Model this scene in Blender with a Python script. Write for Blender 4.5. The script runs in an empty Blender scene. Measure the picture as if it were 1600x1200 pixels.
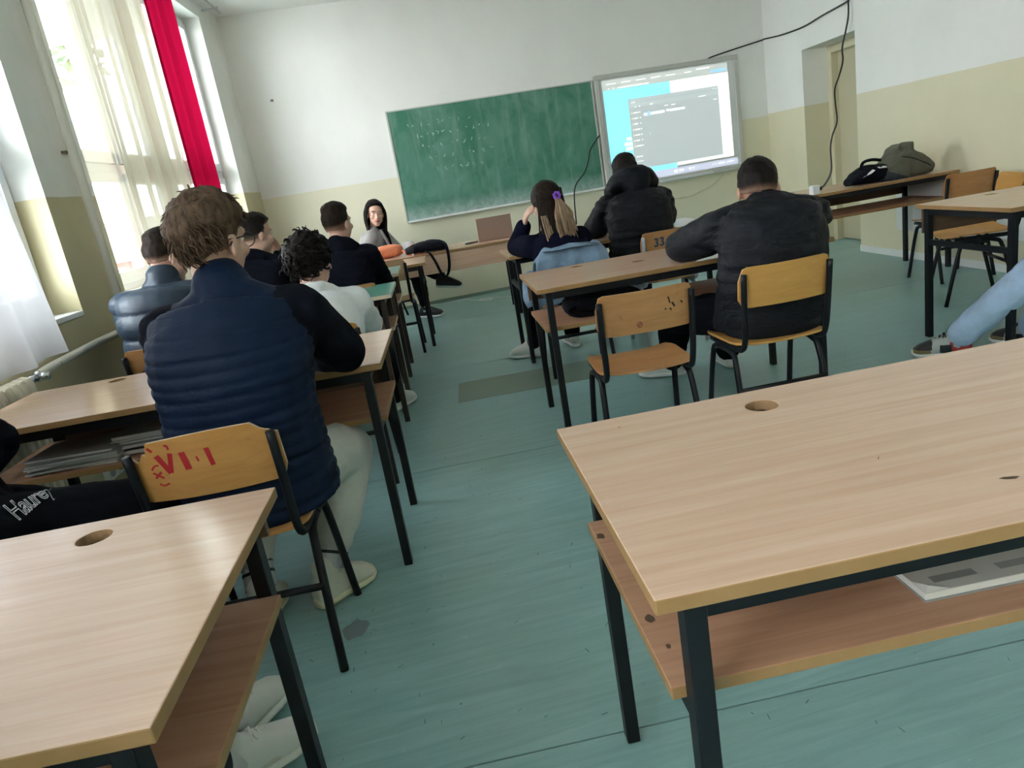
import bpy, bmesh, math, random
import numpy as np
from mathutils import Vector, Matrix, noise, geometry
from mathutils.bvhtree import BVHTree
random.seed(7)
PI = math.pi
sc = bpy.context.scene
COL = sc.collection

# ------------------------------------------------------------------ camera
cam_d = bpy.data.cameras.new('camera'); cam = bpy.data.objects.new('camera', cam_d); COL.objects.link(cam)
cam_d.sensor_fit = 'HORIZONTAL'; cam_d.sensor_width = 36.0; cam_d.lens = 1136.73 / 1600 * 36
cam_d.clip_start = .02; cam_d.clip_end = 300
_yw, _pt, _rl = math.radians(8.62079), math.radians(15.76626), math.radians(-9.63612)
_f = Vector((math.sin(_yw) * math.cos(_pt), math.cos(_yw) * math.cos(_pt), -math.sin(_pt)))
_r0 = Vector((math.cos(_yw), -math.sin(_yw), 0)); _u0 = _r0.cross(_f)
_r = _r0 * math.cos(_rl) + _u0 * math.sin(_rl); _u = _u0 * math.cos(_rl) - _r0 * math.sin(_rl)
M3 = Matrix((_r, _u, -_f)).transposed()
cam.matrix_world = Matrix.Translation((0, 0, 1.25)) @ M3.to_4x4()
sc.camera = cam

# ------------------------------------------------------------------ world, light, exposure
world = bpy.data.worlds.new('overcast_sky'); sc.world = world; world.use_nodes = True
wn = world.node_tree.nodes; wl = world.node_tree.links
bg = wn['Background']; bg.inputs['Strength'].default_value = 7.5
tcw = wn.new('ShaderNodeTexCoord'); sep = wn.new('ShaderNodeSeparateXYZ'); rmp = wn.new('ShaderNodeValToRGB')
wl.new(tcw.outputs['Generated'], sep.inputs[0]); wl.new(sep.outputs['Z'], rmp.inputs[0]); wl.new(rmp.outputs[0], bg.inputs[0])
rmp.color_ramp.elements[0].position = 0.0; rmp.color_ramp.elements[0].color = (.90, .92, .94, 1)
rmp.color_ramp.elements[1].position = 0.7; rmp.color_ramp.elements[1].color = (.86, .93, 1.0, 1)
sc.view_settings.view_transform = 'Standard'; sc.view_settings.look = 'None'
sc.view_settings.gamma = 1.0; sc.view_settings.use_curve_mapping = False
sc.view_settings.exposure = 1.7
try:
    sc.cycles.use_denoising = True
    sc.cycles.max_bounces = 10; sc.cycles.diffuse_bounces = 7; sc.cycles.glossy_bounces = 3
    sc.cycles.transparent_max_bounces = 12
    sc.cycles.caustics_reflective = False; sc.cycles.caustics_refractive = False
    sc.cycles.sample_clamp_indirect = 6.0
except Exception:
    pass

# ------------------------------------------------------------------ helpers
class MB:
    def __init__(s): s.v = []; s.f = []; s.m = []
    def add(s, vs, fs, mi=0):
        o = len(s.v); s.v += [tuple(p) for p in vs]; s.f += [tuple(i + o for i in f) for f in fs]; s.m += [mi] * len(fs)
        return s
    def box(s, x0, x1, y0, y1, z0, z1, mi=0, xf=None):
        vs = [Vector((x, y, z)) for z in (z0, z1) for y in (y0, y1) for x in (x0, x1)]
        if xf: vs = [xf(p) for p in vs]
        return s.add(vs, [(0, 2, 3, 1), (4, 5, 7, 6), (0, 1, 5, 4), (2, 6, 7, 3), (0, 4, 6, 2), (1, 3, 7, 5)], mi)
    def tube(s, pts, r, n=8, mi=0, caps=True):
        pts = [Vector(p) for p in pts]; m = len(pts)
        rs = r if isinstance(r, (list, tuple)) else [r] * m
        t0 = (pts[1] - pts[0]).normalized()
        a = t0.orthogonal().normalized()
        vs = []
        for i, p in enumerate(pts):
            if i == 0: t = t0
            elif i == m - 1: t = (pts[i] - pts[i - 1])
            else: t = (pts[i + 1] - pts[i - 1])
            if t.length < 1e-9: t = t0
            t = t.normalized(); a = (a - t * a.dot(t))
            a = a.normalized() if a.length > 1e-6 else t.orthogonal().normalized()
            b = t.cross(a)
            for k in range(n):
                w = 2 * PI * k / n
                vs.append(p + (a * math.cos(w) + b * math.sin(w)) * rs[i])
        fs = [(i * n + k, i * n + (k + 1) % n, (i + 1) * n + (k + 1) % n, (i + 1) * n + k) for i in range(m - 1) for k in range(n)]
        if caps: fs += [tuple(range(n))[::-1], tuple((m - 1) * n + k for k in range(n))]
        return s.add(vs, fs, mi)
    def sqtube(s, pts, w, d, mi=0):
        pts = [Vector(p) for p in pts]
        for p, q in zip(pts[:-1], pts[1:]):
            t = (q - p).normalized(); a = Vector((1, 0, 0)) if abs(t.x) < .8 else Vector((0, 1, 0))
            a = (a - t * a.dot(t)).normalized(); b = t.cross(a)
            vs = [c + a * (i * w / 2) + b * (j * d / 2) for c in (p, q) for j in (-1, 1) for i in (-1, 1)]
            s.add(vs, [(0, 2, 3, 1), (4, 5, 7, 6), (0, 1, 5, 4), (2, 6, 7, 3), (0, 4, 6, 2), (1, 3, 7, 5)], mi)
        return s
    def cone(s, p0, r0, p1, r1, n=14, mi=0):
        p0, p1 = Vector(p0), Vector(p1); t = (p1 - p0)
        L = t.length; t = t.normalized() if L > 1e-6 else Vector((0, 0, 1))
        pts, rs = [], []
        for k in range(1, 5): a = PI / 2 * (1 - k / 4); pts.append(p0 - t * r0 * math.sin(a)); rs.append(r0 * math.cos(a))
        for k in range(0, 4): a = PI / 2 * k / 4; pts.append(p1 + t * r1 * math.sin(a)); rs.append(r1 * math.cos(a))
        rs[0] = max(rs[0], r0 * .35)
        return s.tube(pts, rs, n, mi)
    def ell(s, c, rad, R=None, n=16, m=10, mi=0):
        c = Vector(c); vs = []; fs = []
        for i in range(m + 1):
            th = PI * i / m
            for k in range(n):
                ph = 2 * PI * k / n
                d = Vector((math.sin(th) * math.cos(ph) * rad[0], math.sin(th) * math.sin(ph) * rad[1], math.cos(th) * rad[2]))
                vs.append(c + (R @ d if R else d))
        for i in range(m):
            for k in range(n):
                a, b, cc, d = i * n + k, i * n + (k + 1) % n, (i + 1) * n + (k + 1) % n, (i + 1) * n + k
                fs.append((a, d, cc, b))
        return s.add(vs, fs, mi)
    def loft(s, rings, n=20, mi=0):
        """rings: (centre, half vector a, half vector b[, squareness])"""
        vs = []
        for rg in rings:
            c, a, b = Vector(rg[0]), Vector(rg[1]), Vector(rg[2]); e = rg[3] if len(rg) > 3 else 1.0
            for k in range(n):
                w = 2 * PI * k / n; cx, sx = math.cos(w), math.sin(w)
                cx = math.copysign(abs(cx) ** e, cx); sx = math.copysign(abs(sx) ** e, sx)
                vs.append(c + a * cx + b * sx)
        m = len(rings)
        fs = [(i * n + k, i * n + (k + 1) % n, (i + 1) * n + (k + 1) % n, (i + 1) * n + k) for i in range(m - 1) for k in range(n)]
        fs += [tuple(range(n))[::-1], tuple((m - 1) * n + k for k in range(n))]
        return s.add(vs, fs, mi)

def catmull(P, k=6):
    P = [Vector(p) for p in P]; out = []
    for i in range(len(P) - 1):
        a = P[i - 1] if i else P[0] * 2 - P[1]; b, c = P[i], P[i + 1]
        d = P[i + 2] if i + 2 < len(P) else P[-1] * 2 - P[-2]
        for j in range(k):
            t = j / k
            out.append(.5 * ((2 * b) + (c - a) * t + (2 * a - 5 * b + 4 * c - d) * t * t + (3 * b - a - 3 * c + d) * t ** 3))
    out.append(P[-1]); return out

def link(name, me, mats, parent=None, loc=None, smooth=False):
    o = bpy.data.objects.new(name, me); COL.objects.link(o)
    for m in (mats if isinstance(mats, (list, tuple)) else [mats]): me.materials.append(m)
    if smooth: me.polygons.foreach_set('use_smooth', [True] * len(me.polygons))
    if parent: o.parent = parent
    if loc: o.location = loc
    return o
def mk(name, mb, mats, parent=None, smooth=False, bevel=0, loc=None, fix=True):
    me = bpy.data.meshes.new(name); me.from_pydata(mb.v, [], mb.f)
    me.polygons.foreach_set('material_index', mb.m); me.update()
    if fix:
        bm = bmesh.new(); bm.from_mesh(me); bmesh.ops.recalc_face_normals(bm, faces=bm.faces); bm.to_mesh(me); bm.free()
    o = link(name, me, mats, parent, loc, smooth)
    if bevel:
        b = o.modifiers.new('bevel', 'BEVEL'); b.width = bevel; b.segments = 2; b.limit_method = 'ANGLE'
    return o
def empty(name, loc=(0, 0, 0), rz=0):
    o = bpy.data.objects.new(name, None); COL.objects.link(o); o.location = loc; o.rotation_euler = (0, 0, rz); o.empty_display_size = .1
    return o
def tag(o, label=None, cat=None, group=None, kind=None):
    if label: o['label'] = label
    if cat: o['category'] = cat
    if group: o['group'] = group
    if kind: o['kind'] = kind
    return o
def blob(prims_mb, voxel, sm=4):
    me = bpy.data.meshes.new('tmp'); me.from_pydata(prims_mb.v, [], prims_mb.f); me.update()
    bm = bmesh.new(); bm.from_mesh(me); bmesh.ops.remove_doubles(bm, verts=bm.verts, dist=1e-5); bmesh.ops.recalc_face_normals(bm, faces=bm.faces); bm.to_mesh(me); bm.free()
    o = bpy.data.objects.new('tmp', me); COL.objects.link(o)
    r = o.modifiers.new('r', 'REMESH'); r.mode = 'VOXEL'; r.voxel_size = voxel; r.use_smooth_shade = True
    if sm:
        s = o.modifiers.new('s', 'SMOOTH'); s.factor = .5; s.iterations = sm
    dg = bpy.context.evaluated_depsgraph_get(); dg.update()
    out = bpy.data.meshes.new_from_object(o.evaluated_get(dg))
    bpy.data.objects.remove(o); bpy.data.meshes.remove(me)
    return out
def co_of(me):
    a = np.empty(len(me.vertices) * 3, np.float32); me.vertices.foreach_get('co', a); return a.reshape(-1, 3)
def no_of(me):
    a = np.empty(len(me.vertices) * 3, np.float32); me.vertices.foreach_get('normal', a); return a.reshape(-1, 3)
def set_co(me, c): me.vertices.foreach_set('co', c.astype(np.float32).ravel()); me.update()
def nz(P, s, off=0.0):
    n3 = noise.noise
    return np.array([n3((p[0] * s + off, p[1] * s, p[2] * s - off)) for p in P.tolist()])
def seg_d(P, a, b):
    a = np.array(a); b = np.array(b); d = b - a; t = np.clip(((P - a) @ d) / max(d @ d, 1e-9), 0, 1)
    return np.linalg.norm(P - a - t[:, None] * d, axis=1)

# ------------------------------------------------------------------ materials
def mat(name, col, rough=.6, spec=.4, metal=0.0, build=None, **kw):
    m = bpy.data.materials.new(name); m.use_nodes = True
    nt = m.node_tree; b = nt.nodes['Principled BSDF']
    b.inputs['Base Color'].default_value = (*col, 1); b.inputs['Roughness'].default_value = rough
    b.inputs['Specular IOR Level'].default_value = spec; b.inputs['Metallic'].default_value = metal
    for k, v in kw.items(): b.inputs[k].default_value = v
    if build: build(nt, b)
    return m
def N(nt, t, **kw):
    n = nt.nodes.new(t)
    for k, v in kw.items(): setattr(n, k, v)
    return n
def tex(nt, scale, kind='Object', detail=4, rough=.6, nscale=1.0, dist=0.0):
    tc = N(nt, 'ShaderNodeTexCoord'); mp = N(nt, 'ShaderNodeMapping'); no = N(nt, 'ShaderNodeTexNoise')
    mp.inputs['Scale'].default_value = scale
    if kind == 'World':
        ge = N(nt, 'ShaderNodeNewGeometry'); nt.links.new(ge.outputs['Position'], mp.inputs[0])
    else: nt.links.new(tc.outputs[kind], mp.inputs[0])
    nt.links.new(mp.outputs[0], no.inputs['Vector'])
    no.inputs['Scale'].default_value = nscale; no.inputs['Detail'].default_value = detail; no.inputs['Roughness'].default_value = rough; no.inputs['Distortion'].default_value = dist
    return no
def ramp(nt, src, stops):
    r = N(nt, 'ShaderNodeValToRGB'); e = r.color_ramp.elements
    while len(e) < len(stops): e.new(.5)
    for i, (p, c) in enumerate(stops): e[i].position = p; e[i].color = (*c, 1)
    nt.links.new(src, r.inputs[0]); return r
def mixc(nt, fac, a, b, mode='MIX'):
    m = N(nt, 'ShaderNodeMix', data_type='RGBA', blend_type=mode)
    for s, i in ((fac, 0), (a, 6), (b, 7)):
        if hasattr(s, 'links') or hasattr(s, 'is_linked'): nt.links.new(s, m.inputs[i])
        elif isinstance(s, (int, float)): m.inputs[i].default_value = s
        else: m.inputs[i].default_value = (*s, 1)
    return m.outputs[2]
def bump(nt, b, src, strength=.2, dist=.002):
    bp = N(nt, 'ShaderNodeBump'); bp.inputs['Strength'].default_value = strength; bp.inputs['Distance'].default_value = dist
    nt.links.new(src, bp.inputs['Height']); nt.links.new(bp.outputs[0], b.inputs['Normal'])
def wood(name, c0, c1, rough=.35, scale=(1.2, 26, 26), spec=.4, marks=0.0):
    def bld(nt, b):
        n1 = tex(nt, scale, detail=5, nscale=1.6, dist=.6); n2 = tex(nt, (scale[0] * 4, scale[1] * 4, scale[2] * 4), detail=3)
        r = ramp(nt, n1.outputs[0], [(.33, c0), (.68, c1)])
        r2 = ramp(nt, n2.outputs[0], [(.35, (.92, .92, .92)), (.65, (1, 1, 1))])
        c = mixc(nt, .6, r.outputs[0], r2.outputs[0], 'MULTIPLY')
        if marks:
            n3 = tex(nt, (9, 7, 12), detail=3, nscale=1.3)
            r3 = ramp(nt, n3.outputs[0], [(.66, (0, 0, 0)), (.74, (1, 1, 1))])
            mm = N(nt, 'ShaderNodeMath', operation='MULTIPLY'); nt.links.new(r3.outputs[0], mm.inputs[0]); mm.inputs[1].default_value = marks
            c = mixc(nt, mm.outputs[0], c, (.10, .045, .02))
        nt.links.new(c, b.inputs['Base Color'])
    return mat(name, c0, rough, spec, build=bld)
def wallpaint(name, zd, white=(.80, .80, .765), dado=(.59, .535, .35), dirt=.25):
    def bld(nt, b):
        ge = N(nt, 'ShaderNodeNewGeometry'); sp = N(nt, 'ShaderNodeSeparateXYZ'); nt.links.new(ge.outputs['Position'], sp.inputs[0])
        wob = tex(nt, (3, 3, 3), 'World', detail=4); 
        m1 = N(nt, 'ShaderNodeMath', operation='MULTIPLY_ADD'); nt.links.new(wob.outputs[0], m1.inputs[0]); m1.inputs[1].default_value = .012; nt.links.new(sp.outputs['Z'], m1.inputs[2])
        m2 = N(nt, 'ShaderNodeMath', operation='GREATER_THAN'); nt.links.new(m1.outputs[0], m2.inputs[0]); m2.inputs[1].default_value = zd + .006
        n1 = tex(nt, (1.1, 1.1, .8), 'World', detail=6, nscale=1.5); st = ramp(nt, n1.outputs[0], [(.3, (1 - dirt, 1 - dirt * 1.02, 1 - dirt * 1.15)), (.62, (1, 1, 1))])
        c = mixc(nt, m2.outputs[0], dado, white)
        c = mixc(nt, .55, c, st.outputs[0], 'MULTIPLY')
        nt.links.new(c, b.inputs['Base Color'])
        rr = N(nt, 'ShaderNodeMapRange'); nt.links.new(m2.outputs[0], rr.inputs[0]); rr.inputs[3].default_value = .42; rr.inputs[4].default_value = .75
        nt.links.new(rr.outputs[0], b.inputs['Roughness'])
        n2 = tex(nt, (40, 40, 40), 'World', detail=3); bump(nt, b, n2.outputs[0], .12, .003)
    return mat(name, white, .7, .3, build=bld)
def fabric(name, col, rough=.85, var=.25, fine=220, wrk=.45, spec=.2):
    def bld(nt, b):
        n1 = tex(nt, (9, 9, 9), detail=4); r = ramp(nt, n1.outputs[0], [(.3, tuple(c * (1 - var) for c in col)), (.7, tuple(min(1, c * (1 + var)) for c in col))])
        nt.links.new(r.outputs[0], b.inputs['Base Color'])
        n2 = tex(nt, (5, 5, 13), detail=5, rough=.62, dist=1.2); bump(nt, b, n2.outputs[0], wrk, .02)
    return mat(name, col, rough, spec, build=bld)
def hairmat(name, c0, c1, rough=.5):
    def bld(nt, b):
        n1 = tex(nt, (60, 60, 14), detail=4); r = ramp(nt, n1.outputs[0], [(.3, c0), (.7, c1)])
        at = N(nt, 'ShaderNodeAttribute'); at.attribute_name = 'fade'
        c = mixc(nt, at.outputs['Fac'], r.outputs[0], (.42, .25, .18))
        nt.links.new(c, b.inputs['Base Color'])
        n2 = tex(nt, (220, 220, 50), detail=3); bump(nt, b, n2.outputs[0], .6, .004)
    return mat(name, c0, rough, .07, build=bld)

WALL_F = wallpaint('front_wall_paint', 1.435, dado=(.74, .70, .54), dirt=.10)
WALL_L = wallpaint('window_wall_paint', 1.513, dado=(.56, .50, .31), dirt=.3)
WALL_R = wallpaint('door_wall_paint', 1.452, dado=(.69, .64, .46), dirt=.10)
WALL_B = wallpaint('rear_wall_paint', 1.45)
CEIL = mat('ceiling_paint', (.80, .80, .77), .8, .2)
WHITEP = mat('white_gloss_paint', (.78, .79, .77), .35, .4)
PVC = mat('white_window_frame', (.80, .82, .84), .3, .4)
def lino(name, a, b_, c_):
    def bld(nt, b):
        n1 = tex(nt, (2.2, 24, 1), detail=6, nscale=1.3, dist=.7); n2 = tex(nt, (.9, .9, .9), detail=3); n3 = tex(nt, (26, 70, 1), detail=2, nscale=1.0)
        r = ramp(nt, n1.outputs[0], [(.28, a), (.72, b_)])
        w = ramp(nt, n2.outputs[0], [(.35, (1, 1, 1)), (.7, c_)])
        c = mixc(nt, .8, r.outputs[0], w.outputs[0], 'MULTIPLY')
        fl = ramp(nt, n3.outputs[0], [(.70, (0, 0, 0)), (.78, (.35, .35, .35))]); c = mixc(nt, fl.outputs[0], c, (.62, .70, .64))
        dk = tex(nt, (13, 9, 1), detail=2, nscale=2.2); d2 = ramp(nt, dk.outputs[0], [(.745, (0, 0, 0)), (.775, (.7, .7, .7))]); c = mixc(nt, d2.outputs[0], c, (.05, .06, .055))
        nt.links.new(c, b.inputs['Base Color'])
        rr = ramp(nt, n1.outputs[0], [(.3, (.30, .30, .30)), (.75, (.46, .46, .46))]); nt.links.new(rr.outputs[0], b.inputs['Roughness'])
        bump(nt, b, n1.outputs[0], .06, .002)
    return mat(name, a, .36, .5, build=bld)
LINO = lino('green_marbled_linoleum', (.235, .410, .420), (.345, .545, .560), (.80, .82, .70))
LINO2 = lino('olive_linoleum_patch', (.17, .24, .185), (.22, .30, .24), (.9, .9, .85))
SUB = mat('dark_floor_gap', (.03, .035, .03), .9)
BEECH = wood('beech_laminate', (.575, .362, .245), (.645, .437, .318), .20, spec=.75)
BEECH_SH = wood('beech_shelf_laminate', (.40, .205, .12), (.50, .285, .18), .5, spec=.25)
EDGE = wood('ochre_edge_band', (.30, .165, .062), (.36, .205, .088), .45, (6, 6, 6))
EDGEL = mat('pale_edge_band', (.66, .54, .40), .5)
CHIP = mat('raw_chipboard', (.30, .18, .09), .9)
BROWNP = wood('dark_brown_board', (.10, .05, .030), (.16, .085, .05), .4)
GREENT = mat('green_laminate_top', (.10, .30, .24), .3, .4)
BLACKM = mat('black_painted_steel', (.006, .007, .010), .42, .25)
BROWNM = mat('brown_painted_steel', (.045, .032, .028), .45, .4)
GREYM = mat('silver_painted_steel', (.42, .43, .47), .4, .5)
PLY = wood('varnished_plywood_orange', (.44, .20, .055), (.56, .275, .085), .33, (2.5, 14, 14), marks=.25)
PLY2 = wood('varnished_plywood_brown', (.37, .17, .06), (.48, .24, .10), .36, (2.5, 14, 14), marks=.45)
PLY3 = wood('varnished_plywood_honey', (.50, .245, .06), (.60, .31, .09), .30, (2.5, 14, 14), marks=.10)
PLYB = wood('pale_beige_plywood', (.44, .28, .15), (.54, .37, .22), .4, (2.5, 14, 14), marks=.2)
SPLINT = mat('splintered_plywood', (.62, .45, .30), .9)
REDP = mat('red_stencil_paint', (.40, .016, .022), .6)
BLUEP = mat('dark_blue_stencil_paint', (.02, .05, .11), .6)
SKIN = mat('skin', (.60, .37, .28), .5, .35, **{'Subsurface Weight': .08, 'Subsurface Radius': (.02, .008, .004)})
SKIN2 = mat('tanned_skin', (.48, .27, .185), .5, .35, **{'Subsurface Weight': .08, 'Subsurface Radius': (.02, .008, .004)})
LIPS = mat('lips', (.42, .13, .12), .4)
EYEW = mat('eye_white', (.75, .73, .70), .3); EYED = mat('dark_iris', (.02, .014, .01), .2)
HAIR_BR = hairmat('brown_hair', (.035, .020, .012), (.15, .098, .066))
HAIR_BK = hairmat('black_hair', (.006, .005, .005), (.018, .014, .012), .42)
HAIR_DB = hairmat('dark_brown_hair', (.008, .005, .004), (.026, .017, .012))
HAIR_BL = hairmat('blond_dyed_hair_ends', (.22, .14, .085), (.40, .29, .20))
NAVYQ = fabric('navy_quilted_nylon', (.0052, .0125, .034), .58, .12, 400, wrk=.3, spec=.11)
NAVYS = fabric('navy_black_sleeve_fabric', (.004, .005, .010), .85, .15, spec=.08)
PUFF = fabric('slate_blue_puffer_nylon', (.022, .034, .052), .48, .12, 400, wrk=.25, spec=.25)
BLKJ = fabric('black_parka_cloth', (.0055, .0065, .0105), .6, .2, 300, wrk=.9, spec=.2)
BLKH = fabric('black_hoodie_fleece', (.005, .006, .011), .95, .2, spec=.07)
BLKT = fabric('black_trouser_cloth', (.004, .0045, .007), .9, .2, spec=.06)
WHTH = fabric('white_hoodie_fleece', (.74, .75, .77), .9, .06)
CREAMT = fabric('off_white_trousers', (.56, .55, .51), .85, .08)
DENIML = fabric('light_blue_denim', (.44, .56, .76), .85, .14, 300)
DENIM = fabric('faded_denim_jacket', (.19, .27, .37), .9, .3, 300)
GREYB = fabric('grey_blazer_wool', (.36, .345, .34), .85, .1)
NAVYG = fabric('navy_girl_jumper', (.005, .006, .016), .95, .2, spec=.05)
DKJ = fabric('dark_jeans_cloth', (.02, .025, .035), .85, .2)
SHOEW = mat('white_shoe_leather', (.68, .68, .65), .5, .35); SHOEC = mat('cream_shoe_knit', (.60, .58, .50), .8, .2)
SOLEW = mat('white_rubber_sole', (.72, .72, .68), .6); SOLEY = mat('yellowed_rubber_sole', (.62, .58, .40), .6)
SHOEK = mat('khaki_shoe_canvas', (.42, .37, .27), .8); SHOEB = mat('black_shoe_leather', (.012, .012, .014), .45)
REDL = mat('red_leather', (.35, .03, .03), .5); TAN = mat('olive_tan_suede', (.22, .17, .08), .8); GREYL = mat('grey_leather', (.42, .43, .42), .6)
LACE = mat('white_lace', (.75, .74, .70), .8); LACEB = mat('black_lace', (.01, .01, .012), .8)
BLACKP = mat('black_plastic', (.01, .01, .011), .4); WHITEPL = mat('white_plastic', (.80, .80, .82), .35)
SOCK = mat('white_sock', (.60, .60, .60), .9)
ORANGE = mat('orange_leather', (.66, .22, .11), .5, .4)
BAGB = fabric('black_nylon_bag', (.005, .006, .010), .7, .2, 300, spec=.1); BAGO = fabric('olive_canvas', (.115, .110, .085), .85, .18, 260)
PURPLE = mat('purple_scrunchie', (.22, .07, .55), .7)
PAPER = mat('paper', (.62, .61, .56), .8); PAPERD = mat('grey_printed_cover', (.30, .30, .29), .6)
REDC = mat('crimson_curtain_cloth', (.50, .012, .075), .8, .2)
STEEL = mat('chromed_valve', (.6, .6, .62), .25, .5, 1.0)
RADP = mat('ivory_radiator_paint', (.62, .57, .44), .45)
PIPEP = mat('cream_pipe_paint', (.60, .575, .49), .45)
ALU = mat('grey_aluminium_frame', (.50, .50, .46), .4, .5, .0)

def glassmat():
    m = bpy.data.materials.new('window_glass'); m.use_nodes = True; nt = m.node_tree; nt.nodes.clear()
    out = N(nt, 'ShaderNodeOutputMaterial'); mx = N(nt, 'ShaderNodeMixShader'); tr = N(nt, 'ShaderNodeBsdfTransparent'); gl = N(nt, 'ShaderNodeBsdfGlossy'); lwt = N(nt, 'ShaderNodeLayerWeight'); pw = N(nt, 'ShaderNodeMath', operation='POWER'); fr = N(nt, 'ShaderNodeMath', operation='MULTIPLY_ADD')
    nt.links.new(lwt.outputs['Facing'], pw.inputs[0]); pw.inputs[1].default_value = 5; nt.links.new(pw.outputs[0], fr.inputs[0]); fr.inputs[1].default_value = .6; fr.inputs[2].default_value = .03; gl.inputs['Roughness'].default_value = .02; tr.inputs[0].default_value = (.96, .98, .98, 1)
    nt.links.new(fr.outputs[0], mx.inputs[0]); nt.links.new(tr.outputs[0], mx.inputs[1]); nt.links.new(gl.outputs[0], mx.inputs[2]); nt.links.new(mx.outputs[0], out.inputs[0])
    return m
GLASS = glassmat()
def sheermat(name, col, see, tl):
    m = bpy.data.materials.new(name); m.use_nodes = True; nt = m.node_tree; nt.nodes.clear()
    out = N(nt, 'ShaderNodeOutputMaterial'); m1 = N(nt, 'ShaderNodeMixShader'); m2 = N(nt, 'ShaderNodeMixShader')
    df = N(nt, 'ShaderNodeBsdfDiffuse'); tn = N(nt, 'ShaderNodeBsdfTranslucent'); tr = N(nt, 'ShaderNodeBsdfTransparent')
    df.inputs[0].default_value = (*col, 1); tn.inputs[0].default_value = (*col, 1)
    m1.inputs[0].default_value = tl; m2.inputs[0].default_value = see
    nt.links.new(df.outputs[0], m1.inputs[1]); nt.links.new(tn.outputs[0], m1.inputs[2]); nt.links.new(m1.outputs[0], m2.inputs[1]); nt.links.new(tr.outputs[0], m2.inputs[2]); nt.links.new(m2.outputs[0], out.inputs[0])
    return m
SHEER = sheermat('cream_sheer_voile', (.40, .37, .285), .05, .26)
SHEERW = sheermat('white_sheer_voile', (.50, .49, .50), .05, .28)
REDC = sheermat('crimson_curtain_cloth', (.34, .004, .035), .0, .35)
def emit(name, col, s):
    m = bpy.data.materials.new(name); m.use_nodes = True; nt = m.node_tree; b = nt.nodes['Principled BSDF']
    b.inputs['Base Color'].default_value = (.5, .5, .5, 1); b.inputs['Emission Color'].default_value = (*col, 1); b.inputs['Emission Strength'].default_value = s
    return m

# ------------------------------------------------------------------ room
SL = .1
def LX(y): return -1.05 - SL * (8.32 - y)
def RX(y): return 4.80 - SL * (8.32 - y)
nL = Vector((-1, SL, 0)).normalized()      # outward normals
nR = Vector((1, -SL, 0)).normalized()
YB, YF, ZC = -2.6, 8.32, 3.215
def lw(y, off, z):
    p = Vector((LX(y), y, z)) + nL * off; return p
def rw(y, off, z):
    p = Vector((RX(y), y, z)) + nR * off; return p
def wbox(mb, fn, y0, y1, o0, o1, z0, z1, mi=0):
    vs = [fn(y, o, z) for z in (z0, z1) for y in (y0, y1) for o in (o0, o1)]
    return mb.add(vs, [(0, 2, 3, 1), (4, 5, 7, 6), (0, 1, 5, 4), (2, 6, 7, 3), (0, 4, 6, 2), (1, 3, 7, 5)], mi)

# floor: sub-floor plus lino sheets with open joints
fl = MB().box(-3.2, 6.2, YB - .4, YF + .4, -.12, -.004)
floor = tag(mk('floor', fl, SUB), kind='structure')
a_l = -.075
def fl_y(c, x): return c + a_l * x
cuts = [-2.7, -.53, 1.37, 3.23, 5.13, 7.03, 8.9]
for c0, c1 in zip(cuts[:-1], cuts[1:]):
    m = MB(); vs = []
    for z in (-.004, 0):
        for x, c in ((-2.6, c0), (5.6, c0), (5.6, c1), (-2.6, c1)):
            yy = fl_y(c, x) + (.0035 if c == c0 else -.0015); vs.append((x, min(max(yy, YB), YF), z))
    m.add(vs, [(0, 3, 2, 1), (4, 5, 6, 7), (0, 1, 5, 4), (1, 2, 6, 5), (2, 3, 7, 6), (3, 0, 4, 7)])
    mk('lino_sheet', m, LINO, floor)
pm = MB(); pv = [(.352, 4.648), (.297, 4.215), (1.50, 4.09), (1.53, 4.53)]
pm.add([(x, y, z) for z in (-.001, .0018) for x, y in pv], [(0, 1, 2, 3), (4, 7, 6, 5), (0, 4, 5, 1), (1, 5, 6, 2), (2, 6, 7, 3), (3, 7, 4, 0)])
mk('lino_patch', pm, LINO2, floor)
# dried stain by the front chair leg
sm_ = MB(); ring = []
for k in range(44):
    w = 2 * PI * k / 44; r_ = .036 * (1 + .14 * math.sin(2 * w + 1) + .08 * math.sin(5 * w) + .03 * math.sin(11 * w)); ring.append((-.298 + r_ * math.cos(w), 2.045 + r_ * 1.5 * math.sin(w), .0012))
sm_.add(ring + [(-.298, 2.045, .0012)], [(k, (k + 1) % 44, 44) for k in range(44)])
mk('floor_stain', sm_, mat('grey_dried_stain', (.19, .24, .25), .7), floor)

rnd = random.Random(21); sm_ = MB()
for k in range(420):
    x, y = rnd.uniform(-.5, 3.2), rnd.uniform(.9, 4.2) ** 1.0; a = rnd.gauss(1.2, .6); l_ = rnd.uniform(.003, .015); w_ = rnd.uniform(.0006, .0013); d = Vector((math.cos(a), math.sin(a), 0)); n_ = Vector((-d.y, d.x, 0)) * w_; c_ = Vector((x, y, .0008))
    b_ = d * l_ * .5 + n_ * rnd.uniform(-3, 3)
    sm_.add([c_ - d * l_ - n_, c_ + b_ - n_, c_ + b_ + n_, c_ - d * l_ + n_], [(0, 1, 2, 3)])
so_ = mk('floor_scuff', sm_, mat('black_rubber_scuff', (.085, .13, .13), .7), floor, fix=False); so_['kind'] = 'stuff'
ceil = tag(mk('ceiling', MB().box(-3.0, 6.0, YB - .3, YF + .3, ZC, ZC + .15), CEIL), kind='structure')
tag(mk('wall_front', MB().box(-1.6, 5.6, YF, YF + .25, -.1, ZC + .05), WALL_F), kind='structure')
tag(mk('wall_back', MB().box(-2.9, 5.2, YB - .25, YB, -.1, ZC + .05), WALL_B), kind='structure')
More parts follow.
